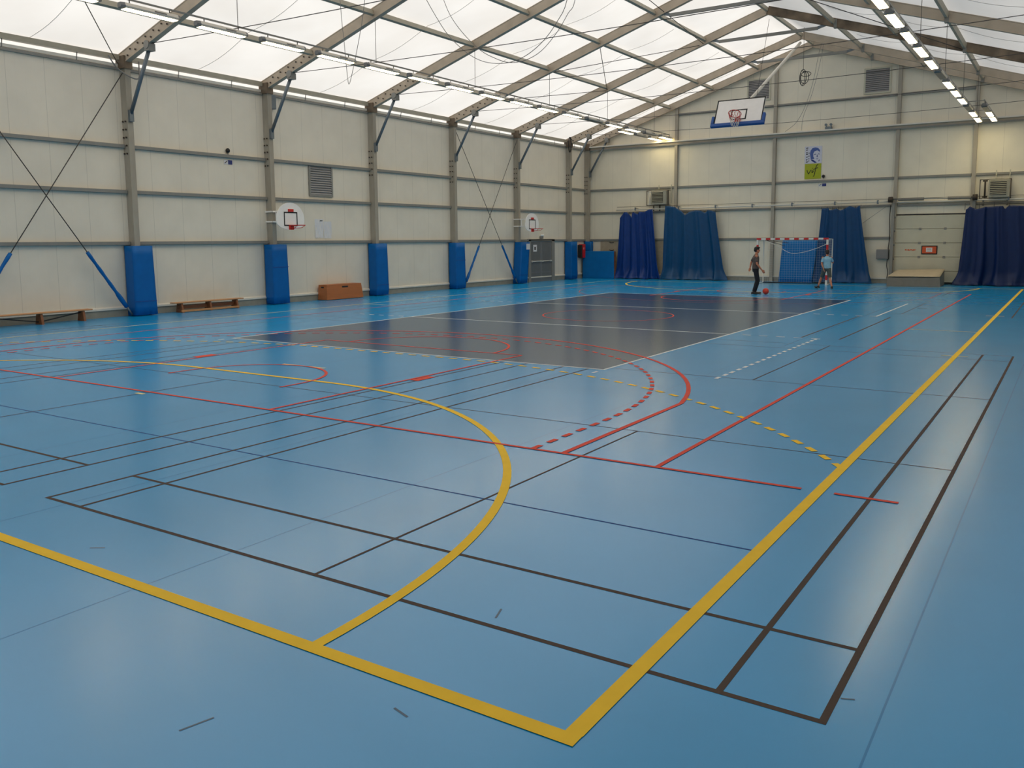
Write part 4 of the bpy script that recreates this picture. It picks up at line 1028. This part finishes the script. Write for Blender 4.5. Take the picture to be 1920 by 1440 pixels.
bm = nb(); tube(bm, smooth_path(P3((-1.45, 19.0, 1.98), (-.9, 19.0, 1.72), (-.3, 19.0, 1.40), (-.57 + .8, 19.0, 1.42), (.85, 19.0, 1.6), (1.3, 19.0, 1.8)), 5), .012, 6); mesh_obj('net_rope', bm, 'net', t)
bm = nb(); tube(bm, [(-1.3, 18.4, 2.0), (-.55, 19.05, 1.72)], .012, 5); tube(bm, [(-1.3, 18.4, 2.0), (-.4, 19.05, 1.86)], .012, 5); mesh_obj('net_strap', bm, 'bolt', t)

# ------------------------------------------------------------------ ball
t = thing('red_ball', 'red ball on the floor beside the person in black trousers', 'ball', (1.10, 10.76, .115))
bm = nb(); ball_(bm, Vector((1.10, 10.76, .117)), .115, seg=28); mesh_obj('skin', bm, 'ball', t)
bm = nb(); torus(bm, (1.10, 10.76, .117), .1148, .0025, (.3, .2, 1), 32, 5); torus(bm, (1.10, 10.76, .117), .1148, .0025, (1, .1, -.2), 32, 5); mesh_obj('seam', bm, 'rim', t)

# ------------------------------------------------------------------ people
def capsule(bm, pts, radii, n=14):
    tube(bm, pts, radii, n)
    for p, r_ in ((pts[0], radii[0]), (pts[-1], radii[-1])):
        r_ = r_ if isinstance(r_, (int, float)) else sum(r_) / 2
        ball_(bm, Vector(p), r_, seg=12)
def loft(bm, rings, n=20):
    """rings: (centre, rx, ry) stacked cross sections, closed at both ends"""
    rr = []
    for c, rx, ry in rings:
        c = Vector(c); rr.append([bm.verts.new((c.x + rx * math.cos(2 * PI * k / n), c.y + ry * math.sin(2 * PI * k / n), c.z)) for k in range(n)])
    for a, b in zip(rr, rr[1:]):
        for k in range(n): bm.faces.new((a[k], a[(k + 1) % n], b[(k + 1) % n], b[k]))
    bm.faces.new(rr[0][::-1]); bm.faces.new(rr[-1])
def fuse(name, bm, m, parent, voxel, smooth=4):
    """overlapping closed volumes to one continuous skin"""
    bmesh.ops.recalc_face_normals(bm, faces=bm.faces[:])
    me = bpy.data.meshes.new('tmp'); bm.to_mesh(me); bm.free()
    o = bpy.data.objects.new('tmp', me); COL.objects.link(o)
    md = o.modifiers.new('r', 'REMESH'); md.mode = 'VOXEL'; md.voxel_size = voxel; md.use_smooth_shade = True
    sm = o.modifiers.new('s', 'SMOOTH'); sm.iterations = smooth; sm.factor = .5
    dg = bpy.context.evaluated_depsgraph_get(); me2 = bpy.data.meshes.new_from_object(o.evaluated_get(dg))
    bpy.data.objects.remove(o); me2.name = name; me2.materials.clear(); me2.materials.append(MT[m])
    for p in me2.polygons: p.use_smooth = True
    ob = bpy.data.objects.new(name, me2); COL.objects.link(ob); ob.parent = parent; return ob
def person(label, loc, facing, k, pose, cloth):
    """figure of height 1.75*k, local +y is forward, +x its right side"""
    t = thing('person', label, 'person', loc); t.rotation_euler = (0, 0, math.atan2(facing[1], facing[0]) - PI / 2); t.scale = (k, k, k)
    V = Vector; J = {a: V(b) for a, b in pose.items()}
    hip, neck, head = J['hip'], J['neck'], J['head']
    # ---- body
    b = nb()
    mid = hip.lerp(neck, .5)
    loft(b, [(hip + V((0, 0, -.09)), .10, .08), (hip, .155, .105), (hip + V((0, 0, .10)), .145, .095), (mid, .14, .092), (mid + V((0, 0, .12)), .16, .10), (neck + V((0, 0, -.10)), .165, .09), (neck + V((0, 0, -.035)), .10, .06), (neck, .055, .055)])
    capsule(b, [neck + V((0, 0, -.05)), neck + (head - neck) * .62], [.056, .052])
    hx = J['look']                                          # unit direction of the face
    side = V((hx.y, -hx.x, 0)).normalized()
    R3 = Matrix((side, hx, side.cross(hx))).transposed().to_4x4()
    def H(p): return head + (R3 @ V(p))
    def hb(c, rx, ry, rz):
        r_ = bmesh.ops.create_uvsphere(b, u_segments=18, v_segments=12, radius=1, matrix=Matrix.Translation(H(c)) @ R3 @ Matrix.Diagonal((rx, ry, rz, 1)))
    hb((0, -.012, .03), .076, .095, .092); hb((0, .025, -.045), .058, .066, .068); hb((0, .05, -.085), .03, .03, .028)
    hb((0, .094, -.012), .013, .018, .024); hb((0, .082, .012), .010, .014, .03)              # nose
    hb((.029, .08, .022), .022, .014, .008); hb((-.029, .08, .022), .022, .014, .008)         # brows
    hb((0, .082, -.052), .022, .012, .008)                                                     # lips
    for s in (-1, 1): hb((s * .078, -.005, -.005), .010, .022, .032)                           # ears
    for s, n_ in ((-1, 'l'), (1, 'r')):
        sh, el, wr = J['sh' + n_], J['el' + n_], J['wr' + n_]
        ball_(b, sh, .058)
        capsule(b, [sh, sh.lerp(el, .5), el], [.052, .044, .038]); capsule(b, [el, el.lerp(wr, .35), wr], [.038, .037, .025])
        # hand: palm, four fingers of different length with a bend, thumb from the side of the palm
        d = (wr - el).normalized(); inn = V((-s, 0, 0)); inn = (inn - d * inn.dot(d)).normalized(); fr = d.cross(inn).normalized()
        if fr.y < 0: fr = -fr
        pc = wr + d * .05
        hexa(b, [wr + fr * a * .024 + inn * c * .013 for a, c in ((-1, -1), (1, -1), (1, 1), (-1, 1))], [wr + d * .095 + fr * a * .040 + inn * c * .013 for a, c in ((-1, -1), (1, -1), (1, 1), (-1, 1))])
        for i, L in enumerate((.070, .080, .074, .058)):
            o_ = wr + d * .09 + fr * (.030 - .020 * i); m_ = o_ + d * L * .5 + inn * .008; e_ = m_ + d * L * .42 + inn * .024
            capsule(b, [o_, m_, e_], [.0095, .009, .0078], 8)
        o_ = wr + d * .03 + fr * .026; capsule(b, [o_, o_ + d * .03 + fr * .022 + inn * .006, o_ + d * .062 + fr * .026 + inn * .014], [.013, .011, .009], 8)
        hp, kn, an = J['hp' + n_], J['kn' + n_], J['an' + n_]
        capsule(b, [hp, hp.lerp(kn, .5), kn], [.088, .072, .054]); capsule(b, [kn, kn.lerp(an, .3), an], [.052, .056, .036])
        to = J['to' + n_]; capsule(b, [an + V((0, 0, -.03)), an.lerp(to, .55) + V((0, 0, -.025)), to], [.036, .036, .028])
    body = fuse('body', b, 'skin', t, .0055, 3)
    for s in (-1, 1):
        e = nb(); ball_(e, H((s * .029, .079, .004)), .0065); o = mesh_obj('eye', e, 'eye'); o.parent = t
    # ---- hair
    e = nb()
    for c, r_ in (((0, -.022, .045), (.088, .098, .092)), ((0, -.045, -.005), (.080, .078, .075)), ((0, .045, .098), (.062, .05, .034)), ((.045, .02, .09), (.045, .06, .04)), ((-.045, .02, .09), (.045, .06, .04))):
        bmesh.ops.create_uvsphere(e, u_segments=16, v_segments=10, radius=1, matrix=Matrix.Translation(H(c)) @ R3 @ Matrix.Diagonal((*r_, 1)))
    fuse('hair', e, cloth['hair'], t, .009, 2)
    # ---- shirt with sleeves
    e = nb(); hem = hip + V((0, 0, cloth['hem']))
    loft(e, [(hem, .182, .132), (hip + V((0, 0, .12)), .172, .122), (mid, .165, .117), (mid + V((0, 0, .12)), .182, .122), (neck + V((0, 0, -.09)), .180, .108), (neck + V((0, 0, -.03)), .105, .075), (neck + V((0, 0, .005)), .072, .068)])
    for n_ in 'lr':
        sh, el = J['sh' + n_], J['el' + n_]; sk = sh + V((-.016 if n_ == 'r' else .016, 0, -.018)); ball_(e, sk, .066); tube(e, [sk, sh.lerp(el, .76)], [.066, .060], 14)
    fuse('shirt', e, cloth['shirt'], t, .010, 3)
    # ---- trousers or shorts
    e = nb(); loft(e, [(hip + V((0, 0, -.12)), .13, .105), (hip + V((0, 0, -.02)), .172, .122), (hip + V((0, 0, .07)), .166, .116)])
    for n_ in 'lr':
        hp, kn, an = J['hp' + n_], J['kn' + n_], J['an' + n_]
        if cloth['long']:
            tube(e, [hp + V((0, 0, .05)), hp, hp.lerp(kn, .5), kn, kn.lerp(an, .4), an + V((0, 0, .02))], [.10, .102, .088, .072, .066, .050], 14); ball_(e, kn, .071)
        else:
            tube(e, [hp + V((0, 0, .05)), hp, hp.lerp(kn, .5), hp.lerp(kn, .92)], [.10, .106, .098, .094], 14)
    fuse('trousers' if cloth['long'] else 'shorts', e, cloth['legs'], t, .010, 3)
    # ---- shoes
    for n_ in 'lr':
        an, to = J['an' + n_], J['to' + n_]; d = (to - an); d.z = 0; d.normalize(); w_ = V((d.y, -d.x, 0))
        e = nb(); z0 = min(an.z - .075, to.z - .03)
        tilt = (to.z - (an.z - .045))
        heel = an + V((0, 0, -.045)) - d * .045
        tube(e, [an + V((0, 0, .02)), an + V((0, 0, -.05))], [.048, .055], 12); capsule(e, [heel, an.lerp(to, .6) + V((0, 0, -.03)), to + d * .015], [.047, .050, .040], 12)
        so_ = fuse('shoe', e, cloth['shoe'], t, .009, 2)
        e = nb(); capsule(e, [heel + V((0, 0, -.030)), to + d * .02 + V((0, 0, -.022))], [(.044, .014), (.042, .014)], 12)
        fuse('sole', e, 'sole', so_, .007, 1)
    return t
def rel(d): return d
V = Vector
# standing figure looking towards the goal, weight on one leg, right arm hanging slightly forward
person('person with dark hair, grey shirt and black trousers standing by the red ball', (.72, 10.72, 0), (.93, .36), 1.0, {
    'hip': (0, -.01, .95), 'neck': (0, .0, 1.475), 'head': (.0, .03, 1.635), 'look': V((-.10, .99, -.12)).normalized(),
    'shl': (-.185, -.03, 1.415), 'ell': (-.235, -.16, 1.16), 'wrl': (-.16, -.20, .98), 'shr': (.185, .0, 1.415), 'elr': (.225, .02, 1.13), 'wrr': (.205, .20, .91),
    'hpl': (-.085, 0, .90), 'knl': (-.08, .09, .50), 'anl': (-.07, .0, .085), 'tol': (-.09, .17, .035),
    'hpr': (.085, 0, .90), 'knr': (.08, .05, .50), 'anr': (.065, -.07, .085), 'tor': (.09, .10, .035)},
    dict(hair='hair', shirt='tee', hem=.0, legs='trouser', long=True, shoe='shoe'))
# walking figure seen from behind
person('person in light blue shirt and grey shorts walking away at the right goal post', (2.15, 15.55, 0), (-.42, .91), .90, {
    'hip': (0, .0, .94), 'neck': (0, .03, 1.465), 'head': (.01, .05, 1.63), 'look': V((.15, .98, -.05)).normalized(),
    'shl': (-.185, .02, 1.40), 'ell': (-.24, -.06, 1.13), 'wrl': (-.17, -.12, .90), 'shr': (.185, .03, 1.40), 'elr': (.28, .10, 1.17), 'wrr': (.27, .30, 1.22),
    'hpl': (-.085, .02, .89), 'knl': (-.17, .22, .50), 'anl': (-.30, .26, .10), 'tol': (-.40, .40, .045),
    'hpr': (.085, -.02, .89), 'knr': (.13, -.06, .48), 'anr': (.19, -.26, .10), 'tor': (.22, -.10, .035)},
    dict(hair='hair2', shirt='tee2', hem=-.02, legs='shorts', long=False, shoe='shoe'))
